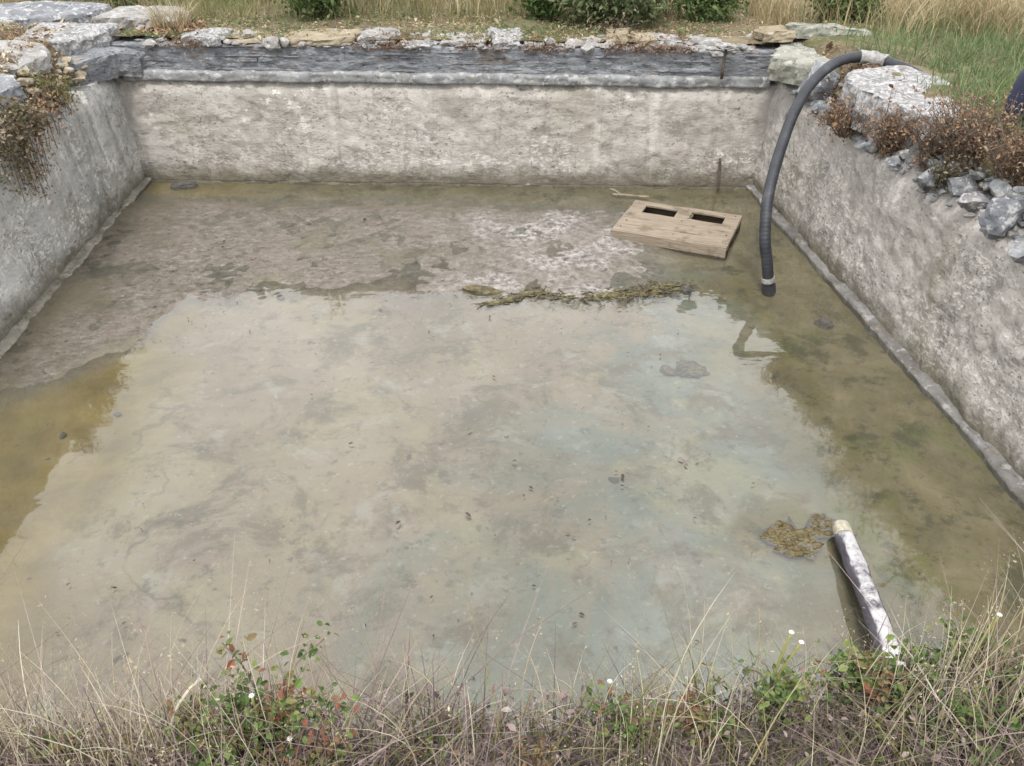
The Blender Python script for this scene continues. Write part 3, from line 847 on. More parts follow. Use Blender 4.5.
# ------------------------------------------------------------------ tubes
def tube_geo(pts, rad, ns=10, ridges=None, cap=True):
    P = np.array(pts, float)
    n = len(P)
    rad = np.full(n, rad) if np.isscalar(rad) else np.array(rad)
    T = np.gradient(P, axis=0)
    T /= np.linalg.norm(T, axis=1)[:, None] + 1e-12
    ref = np.array([0, 0, 1.0]) if abs(T[0][2]) < 0.9 else np.array([1.0, 0, 0])
    a = np.cross(T[0], ref); a /= np.linalg.norm(a)
    V = []
    for i in range(n):
        a = a - T[i] * (a @ T[i]); a /= np.linalg.norm(a)
        b = np.cross(T[i], a)
        for k in range(ns):
            th = 2 * math.pi * k / ns
            V.append(P[i] + rad[i] * (math.cos(th) * a + math.sin(th) * b))
    F = []
    for i in range(n - 1):
        for k in range(ns):
            k2 = (k + 1) % ns
            F.append((i * ns + k, i * ns + k2, (i + 1) * ns + k2, (i + 1) * ns + k))
    if cap:
        F.append(tuple(range(ns - 1, -1, -1)))
        F.append(tuple((n - 1) * ns + k for k in range(ns)))
    return np.array(V), F

def join_geo(parts):
    V, F, b = [], [], 0
    for v, f in parts:
        V.append(np.asarray(v)); F += [tuple(i + b for i in q) for q in f]; b += len(v)
    return np.concatenate(V), F

def smooth_path(pts, step=0.012):
    P = np.array(pts, float)
    Q = np.vstack([2 * P[0] - P[1], P, 2 * P[-1] - P[-2]])
    out = []
    for i in range(1, len(Q) - 2):
        p0, p1, p2, p3 = Q[i - 1], Q[i], Q[i + 1], Q[i + 2]
        m = max(2, int(np.linalg.norm(p2 - p1) / step))
        for k in range(m):
            s = k / m
            out.append(0.5 * ((2 * p1) + (-p0 + p2) * s + (2 * p0 - 5 * p1 + 4 * p2 - p3) * s * s + (-p0 + 3 * p1 - 3 * p2 + p3) * s ** 3))
    out.append(P[-1])
    return np.array(out)

for (A_, B_, u0_, u1_, n_, off_, z_, sz_, m_, w_, sd_) in FILLS:
    rubble_fill(A_, B_, u0_, u1_, n_, off_, z_, sz_, M[m_], {'R': rw, 'F': fw, 'L': lw}[w_], sd_)

# hose: black ribbed suction hose
HP = [(2.485, 5.400, 0.004), (2.424, 5.420, 0.270), (2.391, 5.460, 0.435), (2.413, 5.600, 0.658), (2.492, 5.780, 0.826), (2.612, 6.000, 0.986), (2.749, 6.220, 1.153), (2.930, 6.450, 1.300), (3.115, 6.610, 1.401), (3.283, 6.700, 1.458), (3.458, 6.720, 1.476), (3.587, 6.660, 1.464), (3.665, 6.550, 1.448), (3.730, 6.420, 1.430), (3.781, 6.260, 1.398), (3.817, 6.100, 1.346), (3.957, 6.080, 1.226), (4.357, 5.980, 1.146)]
hose = thing('suction_hose', 'thick black ribbed suction hose arching over the right wall into the water', 'hose', tuple(HP[0]))
path = smooth_path(HP, 0.006)
O0 = np.array(HP[0])
sl = np.concatenate([[0], np.cumsum(np.linalg.norm(np.diff(path, axis=0), axis=1))])
rad = 0.043 + 0.0008 * np.sin(sl * 2 * math.pi / 0.03)
V, F = tube_geo(path - O0, rad, 18)
mesh_obj('hose_pipe', V, F, M['hose'], hose, smooth=True)
ic = int(np.argmin(np.linalg.norm(path - np.array(HP[10]), axis=1))) + 14
seg = path[ic - 18:ic + 19:3]
q = np.linspace(-1, 1, len(seg))
rr = np.where(np.abs(q) > 0.8, 0.056, np.where(np.abs(q) < 0.2, 0.058, 0.051))
V, F = tube_geo(seg - O0, rr, 18)
mesh_obj('coupling', V, F, M['coupling'], hose, smooth=False)
V, F = tube_geo(path[2:16:2] - O0, 0.052, 16)
mesh_obj('strainer', V, F, M['hose'], hose)
V, F = tube_geo(path[17:25:2] - O0, 0.050, 16)
cl = mesh_obj('hose_clamp', V, F, M['coupling'], hose)

# ------------------------------------------------------------------ pallet
def box_geo(x0, x1, y0, y1, z0, z1, seed=0, wob=0.004, n=10):
    xs = np.linspace(x0, x1, n + 1)
    V, F = [], []
    b = 0.004
    prof = [(y0 + b, z0), (y0, z0 + b), (y0, z1 - b), (y0 + b, z1), (y1 - b, z1), (y1, z1 - b), (y1, z0 + b), (y1 - b, z0)]
    for i, x in enumerate(xs):
        for (y, z) in prof:
            V.append((x, y + wob * float(perlin(x * 5, seed, 1)), z + wob * float(perlin(x * 4, seed, 5))))
    m = len(prof)
    for i in range(n):
        for k in range(m):
            k2 = (k + 1) % m
            F.append((i * m + k, i * m + k2, (i + 1) * m + k2, (i + 1) * m + k)[::-1])
    F.append(tuple(range(m))); F.append(tuple(n * m + k for k in range(m - 1, -1, -1)))
    return np.array(V), F

pal = thing('wooden_pallet', 'weathered wooden pallet lying in the shallow water near the far right corner', 'pallet', (2.05, 6.57, -0.005), R(-28))
pal.rotation_euler = (R(0.6), R(-0.8), R(-28))
LX, LY = 0.50, 0.36
for k, (a, b_) in enumerate(((0.275, 0.36), (-0.06, 0.095), (-0.209, -0.068), (-0.36, -0.219))):
    V, F = box_geo(-LX, LX, a, b_, 0.115, 0.137, 3 + k, 0.006)
    mesh_obj('deck_board', V, F, M['pallet'], pal)
for x, hw in ((-LX + 0.068, 0.066), (0.0, 0.065), (LX - 0.068, 0.066)):
    V, F = box_geo(x - hw, x + hw, 0.098, 0.272, 0.1145, 0.1335, 30 + x, 0.002)
    mesh_obj('spacer_board', V, F, M['pallet'], pal)
for x in (-LX + 0.055, 0.02, LX - 0.055):
    V, F = box_geo(-0.355, 0.355, -0.055, 0.055, 0.090, 0.1135, 8 + x, 0.002)
    W = np.c_[x - V[:, 1], V[:, 0], V[:, 2]]
    mesh_obj('stringer', W, F, M['pallet'], pal)
    for y in (-0.285, 0.0, 0.285):
        V, F = box_geo(x - 0.055, x + 0.055, y - 0.055, y + 0.055, 0.016, 0.089, 1, 0.001, 2)
        mesh_obj('block', V, F, M['pallet_dark'], pal)
for y in (-0.285, 0.0, 0.175, 0.285):  # one dark board is added below the slots to deepen their shade
    V, F = box_geo(-LX, LX, y - 0.054, y + 0.054, -0.006, 0.015, 9 + y, 0.002)
    mesh_obj('base_board', V, F, M['pallet_dark'], pal)
V, F = box_geo(-LX + 0.004, LX - 0.004, -0.381, -0.361, 0.035, 0.132, 21, 0.003)
mesh_obj('front_board', V, F, M['pallet'], pal)
V, F = box_geo(-LX + 0.004, LX - 0.004, 0.342, 0.358, -0.004, 0.112, 22, 0.002)
mesh_obj('slot_shade_board', V, F, M['pallet_dark'], pal)  # dark board added to close the rear, so the slots look shaded
rsn = np.random.default_rng(2)
for x in (-LX + 0.055, 0.02, LX - 0.055):
    for y in (0.305, 0.02, -0.14, -0.29):
        V, F = tube_geo([(x + rsn.normal(0, 0.015), y, 0.13), (x + rsn.normal(0, 0.001), y, 0.1405)], 0.006, 7)
        mesh_obj('nail', V, F, M['iron'], pal)

# ------------------------------------------------------------------ log, twig, pipe stub, container
a, b_ = np.array([1.885, 2.70, 0.085]), np.array([1.66, 1.62, 0.20])
L = np.linalg.norm(b_ - a)
lg = bpy.data.objects.new('log', None)
lg.location = a
zq = Vector((b_ - a)).to_track_quat('Z', 'Y')
lg.rotation_mode = 'QUATERNION'; lg.rotation_quaternion = zq
link(lg); tag(lg, 'purplish weathered log with a pale sawn end lying in the near right water', 'log')
ss = np.linspace(0, L, 90)
pts = np.c_[0.006 * np.sin(ss * 3), 0.005 * np.cos(ss * 2.3), ss]
V, F = tube_geo(pts, 0.046 + 0.005 * ss / ss[-1] + 0.0015 * np.sin(ss * 9) + 0.0015 * np.sin(ss * 37), 30)
V = V * 1.0
V[:, :2] *= (1 + 0.05 * fbm(V[:, 0] * 22, V[:, 1] * 22, V[:, 2] * 5, 3, 0.6) + 0.06 * fbm(V[:, 0] * 60, V[:, 1] * 60, V[:, 2] * 14, 3, 0.6))[:, None]
mesh_obj('bark', V, F, M['log'], lg, smooth=True)
V, F = tube_geo([(0.0, 0.01, -0.075), (0.0, 0.01, -0.07), (0, 0.01, -0.02), (0, 0.01, 0.012)], [0.040, 0.045, 0.047, 0.046], 20)
V[:, :2] *= (1 + 0.12 * fbm(V[:, 0] * 12, V[:, 1] * 12, 3, 2))[:, None]
mesh_obj('sawn_end', V, F, M['log_end'], lg)

V, F = tube_geo(smooth_path([(0, 0, 0), (0.10, -0.05, 0.012), (0.2, -0.05, 0.0), (0.34, -0.10, 0.004)], 0.03), np.linspace(0.018, 0.008, 13)[:len(smooth_path([(0, 0, 0), (0.10, -0.05, 0.012), (0.2, -0.05, 0.0), (0.34, -0.10, 0.004)], 0.03))] if False else 0.013, 8)
V2, F2 = tube_geo([(0.08, -0.04, 0.01), (0.03, 0.03, 0.03), (-0.02, 0.07, 0.035)], 0.008, 6)
V, F = join_geo([(V, F), (V2, F2)])
tag(mesh_obj('stick', V, F, M['pallet'], None, (1.64, 7.52, 0.035), smooth=True), 'pale forked stick in the water just left of the pallet', 'stick')
V, F = tube_geo(smooth_path([(0, 0, 0), (0.01, 0.06, 0.15), (0.0, 0.09, 0.30)], 0.03), 0.013, 8)
tag(mesh_obj('stick', V, F, M['iron'], None, (2.73, 7.58, 0.03), smooth=True), 'short dark stick leaning upright against the foot of the far wall', 'stick')

pp = thing('pipe_stub', 'thin rusty upright pipe with a white stone cap on the far wall', 'pipe', (2.62, 7.66, 1.09))
V, F = tube_geo([(0, 0, 0), (0.0, 0.005, 0.1), (0.004, 0.01, 0.27)], 0.014, 10)
mesh_obj('pipe', V, F, M['iron'], pp, smooth=True)
V, F = rock_geo(0.17, 0.13, 0.06, 205, 4)
V[:, 2] += 0.27
mesh_obj('cap', V, F, M['slab'], pp)

ct = thing('plastic_container', 'dark navy plastic container standing on the grass at the right edge', 'container', (3.81, 5.0, float(gz(3.81, 5.0)) - 0.02))
prof = [(0.155, 0.0), (0.17, 0.015), (0.168, 0.10), (0.158, 0.22), (0.145, 0.30), (0.12, 0.36), (0.06, 0.395)]
nn = 28
V = np.array([(r_ * math.cos(2 * math.pi * k / nn), r_ * math.sin(2 * math.pi * k / nn), z_) for (r_, z_) in prof for k in range(nn)])
F = [(i * nn + k, i * nn + (k + 1) % nn, (i + 1) * nn + (k + 1) % nn, (i + 1) * nn + k) for i in range(len(prof) - 1) for k in range(nn)]
F += [tuple(range(nn - 1, -1, -1)), tuple((len(prof) - 1) * nn + k for k in range(nn))]
mesh_obj('drum', V, F, M['navy'], ct, smooth=True)
V, F = tube_geo([(0, 0, 0.39), (0, 0, 0.405), (0, 0, 0.43)], [0.05, 0.05, 0.046], 18)
mesh_obj('screw_cap', V, F, M['hose'], ct)
V, F = tube_geo(smooth_path([(-0.11, 0, 0.36), (-0.1, 0, 0.44), (0.1, 0, 0.44), (0.11, 0, 0.36)], 0.02), 0.012, 8)
mesh_obj('handle', V, F, M['navy'], ct, smooth=True)

# floating scum by the log and weed strand at the gravel edge
def clump(name, label, cat, loc, rx, ry, n, size, mat, seed, skew=0.0, zj=0.004):
    """soggy flat scraps matted together at the water surface or just under it"""
    rs = np.random.default_rng(seed)
    parts = []
    for k in range(n):
        a, r_ = rs.uniform(0, 2 * math.pi), rs.uniform(0, 1) ** 0.55
        x, y = r_ * rx * math.cos(a), r_ * ry * math.sin(a) + skew * max(0, math.cos(a)) * r_
        if float(fbm(x * 7, y * 7, seed, 4)) + 0.72 - 0.85 * r_ ** 2 < 0:
            continue
        V, F = rock_geo(*(size * np.exp(rs.normal(0, 0.5, 3)) * np.array([1.5, 1.0, 0.16])), seed * 100 + k, 2, 1)
        parts.append((V + np.array([x, y, rs.uniform(-zj, zj)]), F))
    V, F = join_geo(parts)
    return tag(mesh_obj(name, V, F, M[mat], None, loc, smooth=True), label, cat)
clump('algae_mat', 'brown algae mat floating left of the log end', 'algae', (1.70, 2.76, 0.0315), 0.20, 0.12, 1500, 0.017, 'scum', 31, 0.12, 0.0035)
clump('weed_patch', 'dark blurred weed patch under the pale water right of the middle', 'weed', (1.54, 4.36, 0.018), 0.15, 0.09, 500, 0.022, 'weed', 32, 0.0, 0.008)
def strand(seed, pts, r0, n, mat, label, loc, spread):
    rs = np.random.default_rng(seed)
    parts = []
    P = smooth_path(pts, 0.03)
    parts.append(tube_geo(P, r0 * (0.5 + 0.5 * np.abs(np.sin(np.linspace(0.2, 2.9, len(P)))) * (1 + 0.4 * rs.normal(size=len(P)) * 0.4)), 8))
    for _ in range(n):
        c = P[rs.integers(0, len(P))] + rs.normal(size=3) * np.array([spread, spread * 0.5, 0.004])
        d = rs.normal(size=3) * np.array([0.10, 0.04, 0.008])
        parts.append(tube_geo([c - d, c + rs.normal(size=3) * 0.012, c + d], [0.003, 0.007, 0.002], 5))
    for _ in range(n * 12):
        c = P[rs.integers(0, len(P))] + rs.normal(size=3) * np.array([spread * 1.3, spread * 0.8, 0.003])
        parts.append(rock_geo(*(0.014 * np.exp(rs.normal(0, 0.5, 3)) * np.array([2.0, 0.9, 0.28])), int(seed * 999 + _), 3, 1))
        parts[-1] = (parts[-1][0] + c, parts[-1][1])
    V, F = join_geo(parts)
    return tag(mesh_obj('weed_strand', V, F, M[mat], None, loc, smooth=True), label, 'weed')
strand(5, [(-0.28, -0.1, 0), (-0.12, -0.03, 0.006), (0.05, 0.06, 0.012), (0.14, 0.07, 0.01)], 0.024, 14, 'weed', 'dark strand of wet weed trailing from the gravel edge into the pale water', (0.56, 5.40, 0.032), 0.03)
strand(8, [(-0.42, 0.03, 0), (-0.2, 0.0, 0.006), (0.1, -0.05, 0.004), (0.42, 0.0, 0.004), (0.72, 0.10, 0.0)], 0.010, 60, 'weed', 'yellowish brown line of wet weed along the front of the whitish gravel', (1.10, 5.44, 0.030), 0.07)

# ------------------------------------------------------------------ vegetation
def blades_geo(P, H, Wd, lean, tint, rs, nseg=3, curve=1.0, az=None):
    """ribbon blades: P (n,3) roots, H heights, Wd widths, lean = tip offset / height"""
    n = len(P)
    az = rs.uniform(0, 2 * math.pi, n) if az is None else az
    fa = rs.uniform(0, 2 * math.pi, n)
    D = np.stack([np.cos(az), np.sin(az)], 1) * (lean * H)[:, None]
    S = np.stack([np.cos(fa), np.sin(fa)], 1)
    V = np.zeros((n, nseg + 1, 2, 3))
    for k in range(nseg + 1):
        s = k / nseg
        w = Wd * (1 - s ** 1.6 * 0.9) * 0.5
        cx = P[:, :2] + D * (s ** (1 + curve))
        z = P[:, 2] + H * s * (1 - 0.25 * np.minimum(lean, 1.5) * s)
        for q, sg in ((0, -1), (1, 1)):
            V[:, k, q, :2] = cx + S * (sg * w)[:, None]
            V[:, k, q, 2] = z
    V = V.reshape(-1, 3)
    base = (np.arange(n) * (nseg + 1) * 2)[:, None]
    F = np.concatenate([base + np.array([[2 * k, 2 * k + 1, 2 * k + 3, 2 * k + 2]]) for k in range(nseg)])
    T = np.repeat(np.clip(tint, 0, 1), (nseg + 1) * 2)
    tips = P.copy(); tips[:, :2] += D; tips[:, 2] += H * (1 - 0.25 * np.minimum(lean, 1.5))
    return V, F, T, tips

def leaves_geo(C, size, rs, tint, up=0.4, aspect=0.55):
    """folded oval leaves, 2 quads + 2 tris worth of shape, as quads"""
    n = len(C)
    nrm = rs.normal(size=(n, 3)); nrm[:, 2] = np.abs(nrm[:, 2]) + up
    nrm /= np.linalg.norm(nrm, axis=1)[:, None]
    d = rs.normal(size=(n, 3)); d -= nrm * (d * nrm).sum(1)[:, None]
    d /= np.linalg.norm(d, axis=1)[:, None]
    s = np.cross(nrm, d)
    L = size[:, None]
    fold = nrm * (L * 0.14)
    a = C - d * L * 0.5
    m1 = C - d * L * 0.05
    b = C + d * L * 0.5 - nrm * L * 0.1
    l1 = C - d * L * 0.12 + s * L * aspect * 0.5 + fold
    l2 = C + d * L * 0.24 + s * L * aspect * 0.38 + fold * 0.7
    r1 = C - d * L * 0.12 - s * L * aspect * 0.5 + fold
    r2 = C + d * L * 0.24 - s * L * aspect * 0.38 + fold * 0.7
    V = np.stack([a, l1, l2, b, r2, r1, m1], 1).reshape(-1, 3)
    base = (np.arange(n) * 7)[:, None]
    F = np.concatenate([base + np.array([[0, 6, 1, 1]])[:, [0, 1, 2, 2]]]) if False else None
    Q = np.concatenate([base + np.array([[6, 3, 2, 1]]), base + np.array([[6, 5, 4, 3]])])
    # the leaf base as thin quads reusing the midpoint
    Q2 = np.concatenate([base + np.array([[0, 6, 1]]), base + np.array([[0, 5, 6]])])
    return V, Q, Q2, np.repeat(np.clip(tint, 0, 1), 7)

def leaf_mesh(name, C, size, rs, tint, mat, parent, up=0.4, aspect=0.55, loc=(0, 0, 0)):
    V, Q, T3, T = leaves_geo(C, size, rs, tint, up, aspect)
    F = [tuple(f) for f in Q] + [tuple(f) for f in T3]
    return mesh_obj(name, V, F, mat, parent, loc, tint=T)

def pick(n, x0, x1, y0, y1, rs, dens=None):
    x = rs.uniform(x0, x1, n); y = rs.uniform(y0, y1, n)
    d = side_drop(x, y)[1]
    ok = (d > 0.25) & (np.hypot(x - 3.81, y - 5.0) > 0.22) & ~((np.abs(x - 3.70) < 0.24) & (np.abs(y - 6.45) < 0.32)) & (np.hypot(x - 4.08, y - 8.5) > 0.45) & ~((y > 6.7) & (y < 9.8) & (x < -2.7) & (x > -4.6))
    if dens is not None:
        ok &= rs.uniform(0, 1, n) < dens(x, y)
    return x[ok], y[ok]

def stuff_blades(name, label, cat, x, y, h, hv, w, lean, mat, rs, tint_f=None, nseg=3):
    n = len(x)
    P = np.c_[x, y, gz(x, y) - 0.02]
    H = h * np.exp(rs.normal(0, hv, n))
    tint = rs.uniform(0, 1, n) if tint_f is None else np.clip(tint_f(x, y) + rs.normal(0, 0.2, n), 0, 1)
    V, F, T, tips = blades_geo(P, H, w * rs.uniform(0.6, 1.4, n), np.abs(rs.normal(lean, lean * 0.6, n)), tint, rs, nseg)
    o = mesh_obj(name, V, F, M[mat], tint=T)
    tag(o, label, cat, kind='stuff')
    return tips

rs = np.random.default_rng(101)
# background meadow behind the far wall
def dd_far(x, y):
    return 0.35 + 0.65 * sstep(-0.5, 0.3, fbm(x * 0.6, y * 0.6, 2, 3)) * sstep(8.9, 9.3, y + 0.06 * x)
x, y = pick(26000, -7, 2.6, 8.85, 13.8, rs, dd_far)
tips = stuff_blades('meadow_grass', 'mixed olive and straw meadow grass behind the far wall', 'grass', x, y, 0.22, 0.35, 0.008, 0.5, 'mid_grass', rs,
                    lambda x, y: 0.5 + 0.6 * fbm(x * 0.8, y * 0.8, 4, 3))
# tall straw behind the right corner
def dd_r(x, y):
    return sstep(-0.2, 0.35, 0.35 + fbm(x * 0.9, y * 0.9, 6, 3)) * sstep(7.5, 8.5, y + 0.25 * (x - 4))
x, y = pick(30000, 3.3, 9.5, 7.2, 13.8, rs, dd_r)
tips = stuff_blades('dry_grass', 'tall straw-coloured grass behind the right corner of the tank', 'grass', x, y, 0.36, 0.3, 0.007, 0.55, 'dry_grass', rs,
                    lambda x, y: 0.5 + 0.5 * fbm(x * 1.3, y * 1.3, 4, 3))
x, y = pick(6000, -1.2, 2.6, 9.2, 13, rs, lambda x, y: 0.7 * sstep(-0.1, 0.3, fbm(x * 1.2, y * 0.7, 16, 3)))
stuff_blades('dry_grass', 'patches of straw grass between the bushes behind the far wall', 'grass', x, y, 0.42, 0.3, 0.007, 0.4, 'dry_grass', rs)
# short green grass right of the big slab
x, y = pick(32000, 3.5, 8.0, 3.8, 9.2, rs, lambda x, y: (0.45 + 0.55 * sstep(-0.3, 0.3, fbm(x * 1.1, y * 1.1, 9, 3))) * sstep(3.5, 3.9, x + 0.1 * (7 - y)))
stuff_blades('green_grass', 'short green grass right of the big pale slab', 'grass', x, y, 0.13, 0.35, 0.008, 0.6, 'green_grass', rs,
             lambda x, y: 0.5 + 0.5 * fbm(x * 1.6, y * 1.6, 4, 3))
x, y = pick(2600, -3.75, -3.28, 0.8, 5.0, rs)
stuff_blades('dry_grass', 'straw grass along the top of the left wall near the camera', 'grass', x, y, 0.24, 0.35, 0.007, 0.5, 'dry_grass', rs)
x, y = pick(3600, 3.26, 3.8, 0.8, 4.0, rs)
stuff_blades('dry_grass', 'straw grass along the top of the right wall near the camera', 'grass', x, y, 0.28, 0.35, 0.007, 0.5, 'dry_grass', rs)
x, y = pick(9000, -7, -3.6, 2.5, 9.6, rs)
stuff_blades('bank_grass', 'short olive grass on the bank left of the tank', 'grass', x, y, 0.13, 0.35, 0.007, 0.6, 'mid_grass', rs)

# bushes
def bush(label, x, y, w, h, nl, ls, mat, seed, group=None, parent_name='bush', stems=16, loc=None, up=0.2, dome=1.0, depth=0.8, aspect=0.45):
    rs = np.random.default_rng(seed)
    z = float(gz(x, y)) - 0.03 if loc is None else loc
    t_ = thing(parent_name, label, 'bush' if parent_name == 'bush' else 'plant', (x, y, z), 0, group)
    tips, parts = [], []
    for k in range(stems):
        a = rs.uniform(0, 2 * math.pi); rr = math.sqrt(rs.uniform(0, 1))
        hh = h * rs.uniform(0.55, 1.05) * (1 - 0.35 * dome * rr * rr)
        e = np.array([math.cos(a) * rr * w / 2, math.sin(a) * rr * w / 2 * depth, hh])
        m = np.array([e[0] * 0.45, e[1] * 0.45, hh * 0.55]) + rs.normal(size=3) * 0.03 * h
        p = smooth_path([(e[0] * 0.15, e[1] * 0.15, 0), m, e], 0.05)
        parts.append(tube_geo(p, np.linspace(0.006, 0.002, len(p)), 5, cap=False))
        tips.append(p)
    V, F = join_geo(parts)
    mesh_obj('stem', V, F, M['twig'], t_)
    C = []
    for k in range(nl):
        p = tips[rs.integers(0, stems)]
        s = rs.uniform(0.18, 1.0) ** 0.7
        c = p[min(len(p) - 1, int(s * len(p)))] + rs.normal(size=3) * (0.055 + 0.07 * w * 0.3)
        C.append(c)
    C = np.array(C); C[:, 2] = np.maximum(C[:, 2], 0.01)
    tint = np.clip(0.45 + 0.45 * fbm(C[:, 0] * 5 + seed, C[:, 1] * 5, C[:, 2] * 5, 2) + rs.normal(0, 0.2, nl), 0, 1)
    leaf_mesh('leaves', C, ls * np.exp(rs.normal(0, 0.3, nl)), rs, tint, M[mat], t_, up, aspect)
    return t_

BG = 'bushes in the meadow behind the far wall'
bush('dark green bush standing behind the left half of the far wall', -1.22, 9.2, 1.0, 0.62, 2400, 0.055, 'bush', 301, BG)
bush('small dark bush at the left end of the bushes behind the far wall', 1.06, 9.05, 0.55, 0.5, 1300, 0.055, 'bush', 302, BG)
bush('widest pale green bush, behind the far wall right of the middle', 1.85, 8.85, 1.35, 0.62, 3400, 0.06, 'bush_pale', 303, BG)
bush('dark green bush between the pale bush and the straw grass', 2.80, 8.95, 0.7, 0.6, 1800, 0.055, 'bush', 304, BG)
bush('green bush behind the loose slab on the right corner', 4.12, 8.72, 0.85, 0.5, 2400, 0.05, 'bush', 305, BG)
bush('low green growth behind the blue-grey slab on the left', -3.6, 10.3, 2.0, 0.35, 1800, 0.05, 'bush', 306, BG)
bush('low trailing olive plant at the top of the far wall under the pale bush', 1.72, 8.52, 0.55, 0.16, 420, 0.035, 'olive_leaf', 307, None, 'wall_plant')

# tuft of dry grass on the far wall's left end
def tuft(label, x, y, z, n, h, w, lean, mat, seed, spread=0.1, name='grass_tuft', cat='grass tuft', group=None, base=None, az=None):
    rs = np.random.default_rng(seed)
    a = rs.uniform(0, 2 * math.pi, n); r_ = spread * np.sqrt(rs.uniform(0, 1, n))
    P = np.c_[r_ * np.cos(a), r_ * np.sin(a), np.zeros(n)]
    H = h * rs.uniform(0.45, 1.1, n)
    V, F, T, tips = blades_geo(P, H, w * rs.uniform(0.6, 1.3, n), np.abs(rs.normal(lean, lean * 0.5, n)), rs.uniform(0, 1, n), rs, 4, 1.0, a + rs.normal(0, 0.6, n) if az is None else az + rs.normal(0, 0.5, n))
    t_ = thing(name, label, cat, (x, y, z), 0, group)
    mesh_obj('blades', V, F, M[mat], t_, tint=T)
    if base:
        C = rs.normal(size=(base[1], 3)) * np.array([spread * 0.9, spread * 0.7, 0.03]); C[:, 2] = np.abs(C[:, 2])
        leaf_mesh('dead_leaves', C, np.full(base[1], base[2]) * np.exp(rs.normal(0, 0.3, base[1])), rs, rs.uniform(0, 1, base[1]), M[base[0]], t_)
    return t_
tuft('dry grass tuft with a rusty base on the left end of the far wall', -2.62, 8.72, 1.36, 320, 0.34, 0.006, 0.5, 'dry_grass', 401, 0.17, base=('rust_leaf', 420, 0.05))

# plants hanging over the left wall
bush('small green plant in front of the flat slab on the left wall', -3.24, 6.98, 0.38, 0.22, 700, 0.03, 'mid_grass', 501, None, 'wall_plant', 12)
def trailing(label, x, y, z, w, l, drop, nl, ls, mat, seed, group=None, up=0.1, aspect=0.6):
    """plant rooted on a wall top and hanging over its inner face; local +x points to the tank"""
    rs = np.random.default_rng(seed)
    t_ = thing('wall_plant', label, 'plant', (x, y, z), 0, group)
    parts, pths = [], []
    sx = -1 if x > 0 else 1
    for k in range(26):
        yy = rs.uniform(-l / 2, l / 2)
        e = np.array([sx * rs.uniform(0.05, w), yy + rs.normal(0, 0.08), -drop * rs.uniform(0.1, 1.0) * (1 - abs(2 * yy / l) ** 2 * 0.6)])
        m = np.array([sx * rs.uniform(0.0, w * 0.7), yy, rs.uniform(0.06, 0.16)])
        p = smooth_path([(sx * -0.1, yy * 0.7, 0.0), m, e], 0.04)
        parts.append(tube_geo(p, np.linspace(0.005, 0.002, len(p)), 5, cap=False)); pths.append(p)
    V, F = join_geo(parts)
    mesh_obj('stem', V, F, M['twig'], t_)
    C = []
    for k in range(nl):
        p = pths[rs.integers(0, len(pths))]
        C.append(p[rs.integers(0, len(p))] + rs.normal(size=3) * 0.045)
    C = np.array(C)
    tint = np.clip(0.5 + 0.4 * fbm(C[:, 0] * 6 + seed, C[:, 1] * 6, C[:, 2] * 6, 2) + rs.normal(0, 0.22, nl), 0, 1)
    leaf_mesh('leaves', C, ls * np.exp(rs.normal(0, 0.3, nl)), rs, tint, M[mat], t_, up, aspect)
    return t_
trailing('olive bush with pale tips trailing over the left wall at the photo edge', -3.12, 5.85, 1.16, 0.13, 0.95, 0.40, 2000, 0.026, 'olive_leaf', 511)
trailing('brown dead growth hanging below the olive bush on the left wall', -3.12, 6.15, 1.08, 0.10, 0.75, 0.46, 800, 0.022, 'rust_leaf', 512)
trailing('rusty dead growth along the left wall by the dark corner stone', -3.18, 6.8, 1.12, 0.11, 0.7, 0.2, 700, 0.022, 'rust_leaf', 513)

# dry rusty plants along the broken right wall
RP = 'dry rusty plants along the right wall'
def dock(label, x, y, h, w, nst, nl, mat, seed, ls=0.032, z=None):
    nl, ls = int(nl * 1.5), ls * 0.62
    rs = np.random.default_rng(seed)
    z = float(gz(x, y)) - 0.03 if z is None else z
    t_ = thing('dry_plant', label, 'plant', (x, y, z), 0, RP)
    parts, C = [], []
    for k in range(nst):
        a = rs.uniform(0, 2 * math.pi); rr = rs.uniform(0, 1) ** 0.6
        hh = h * rs.uniform(0.5, 1.0)
        e = np.array([math.cos(a) * rr * w / 2, math.sin(a) * rr * w / 2, hh])
        p = smooth_path([(e[0] * 0.3, e[1] * 0.3, 0), (e[0] * 0.5, e[1] * 0.5, hh * 0.5), e], 0.04)
        parts.append(tube_geo(p, np.linspace(0.004, 0.002, len(p)), 5, cap=False))
        for j in range(4):
            i0 = rs.integers(len(p) // 3, len(p))
            d = rs.normal(size=3) * 0.07; d[2] = abs(d[2]) + 0.03
            parts.append(tube_geo([p[i0], p[i0] + d * 0.6, p[i0] + d], [0.0025, 0.002, 0.001], 4, cap=False))
            for _ in range(max(1, nl // (nst * 6))):
                C.append(p[i0] + d * rs.uniform(0.3, 1.1) + rs.normal(size=3) * 0.015)
        for _ in range(max(1, nl // (nst * 3))):
            C.append(p[rs.integers(0, len(p))] + rs.normal(size=3) * 0.03)
    V, F = join_geo(parts)
    mesh_obj('stem', V, F, M['twig'], t_)
    C = np.array(C); n = len(C)
    leaf_mesh('leaves', C, ls * np.exp(rs.normal(0, 0.35, n)), rs, rs.uniform(0, 1, n), M[mat], t_, 0.1, 0.5)
dock('rust-brown dry growth below the front of the big pale slab', 3.12, 6.0, 0.20, 0.6, 40, 900, 'rust_leaf', 601, 0.035, 1.05)
dock('rust-orange dry plant beside the near corner of the big pale slab', 3.18, 5.46, 0.26, 0.42, 36, 800, 'rust_leaf', 602, 0.035, 1.08)
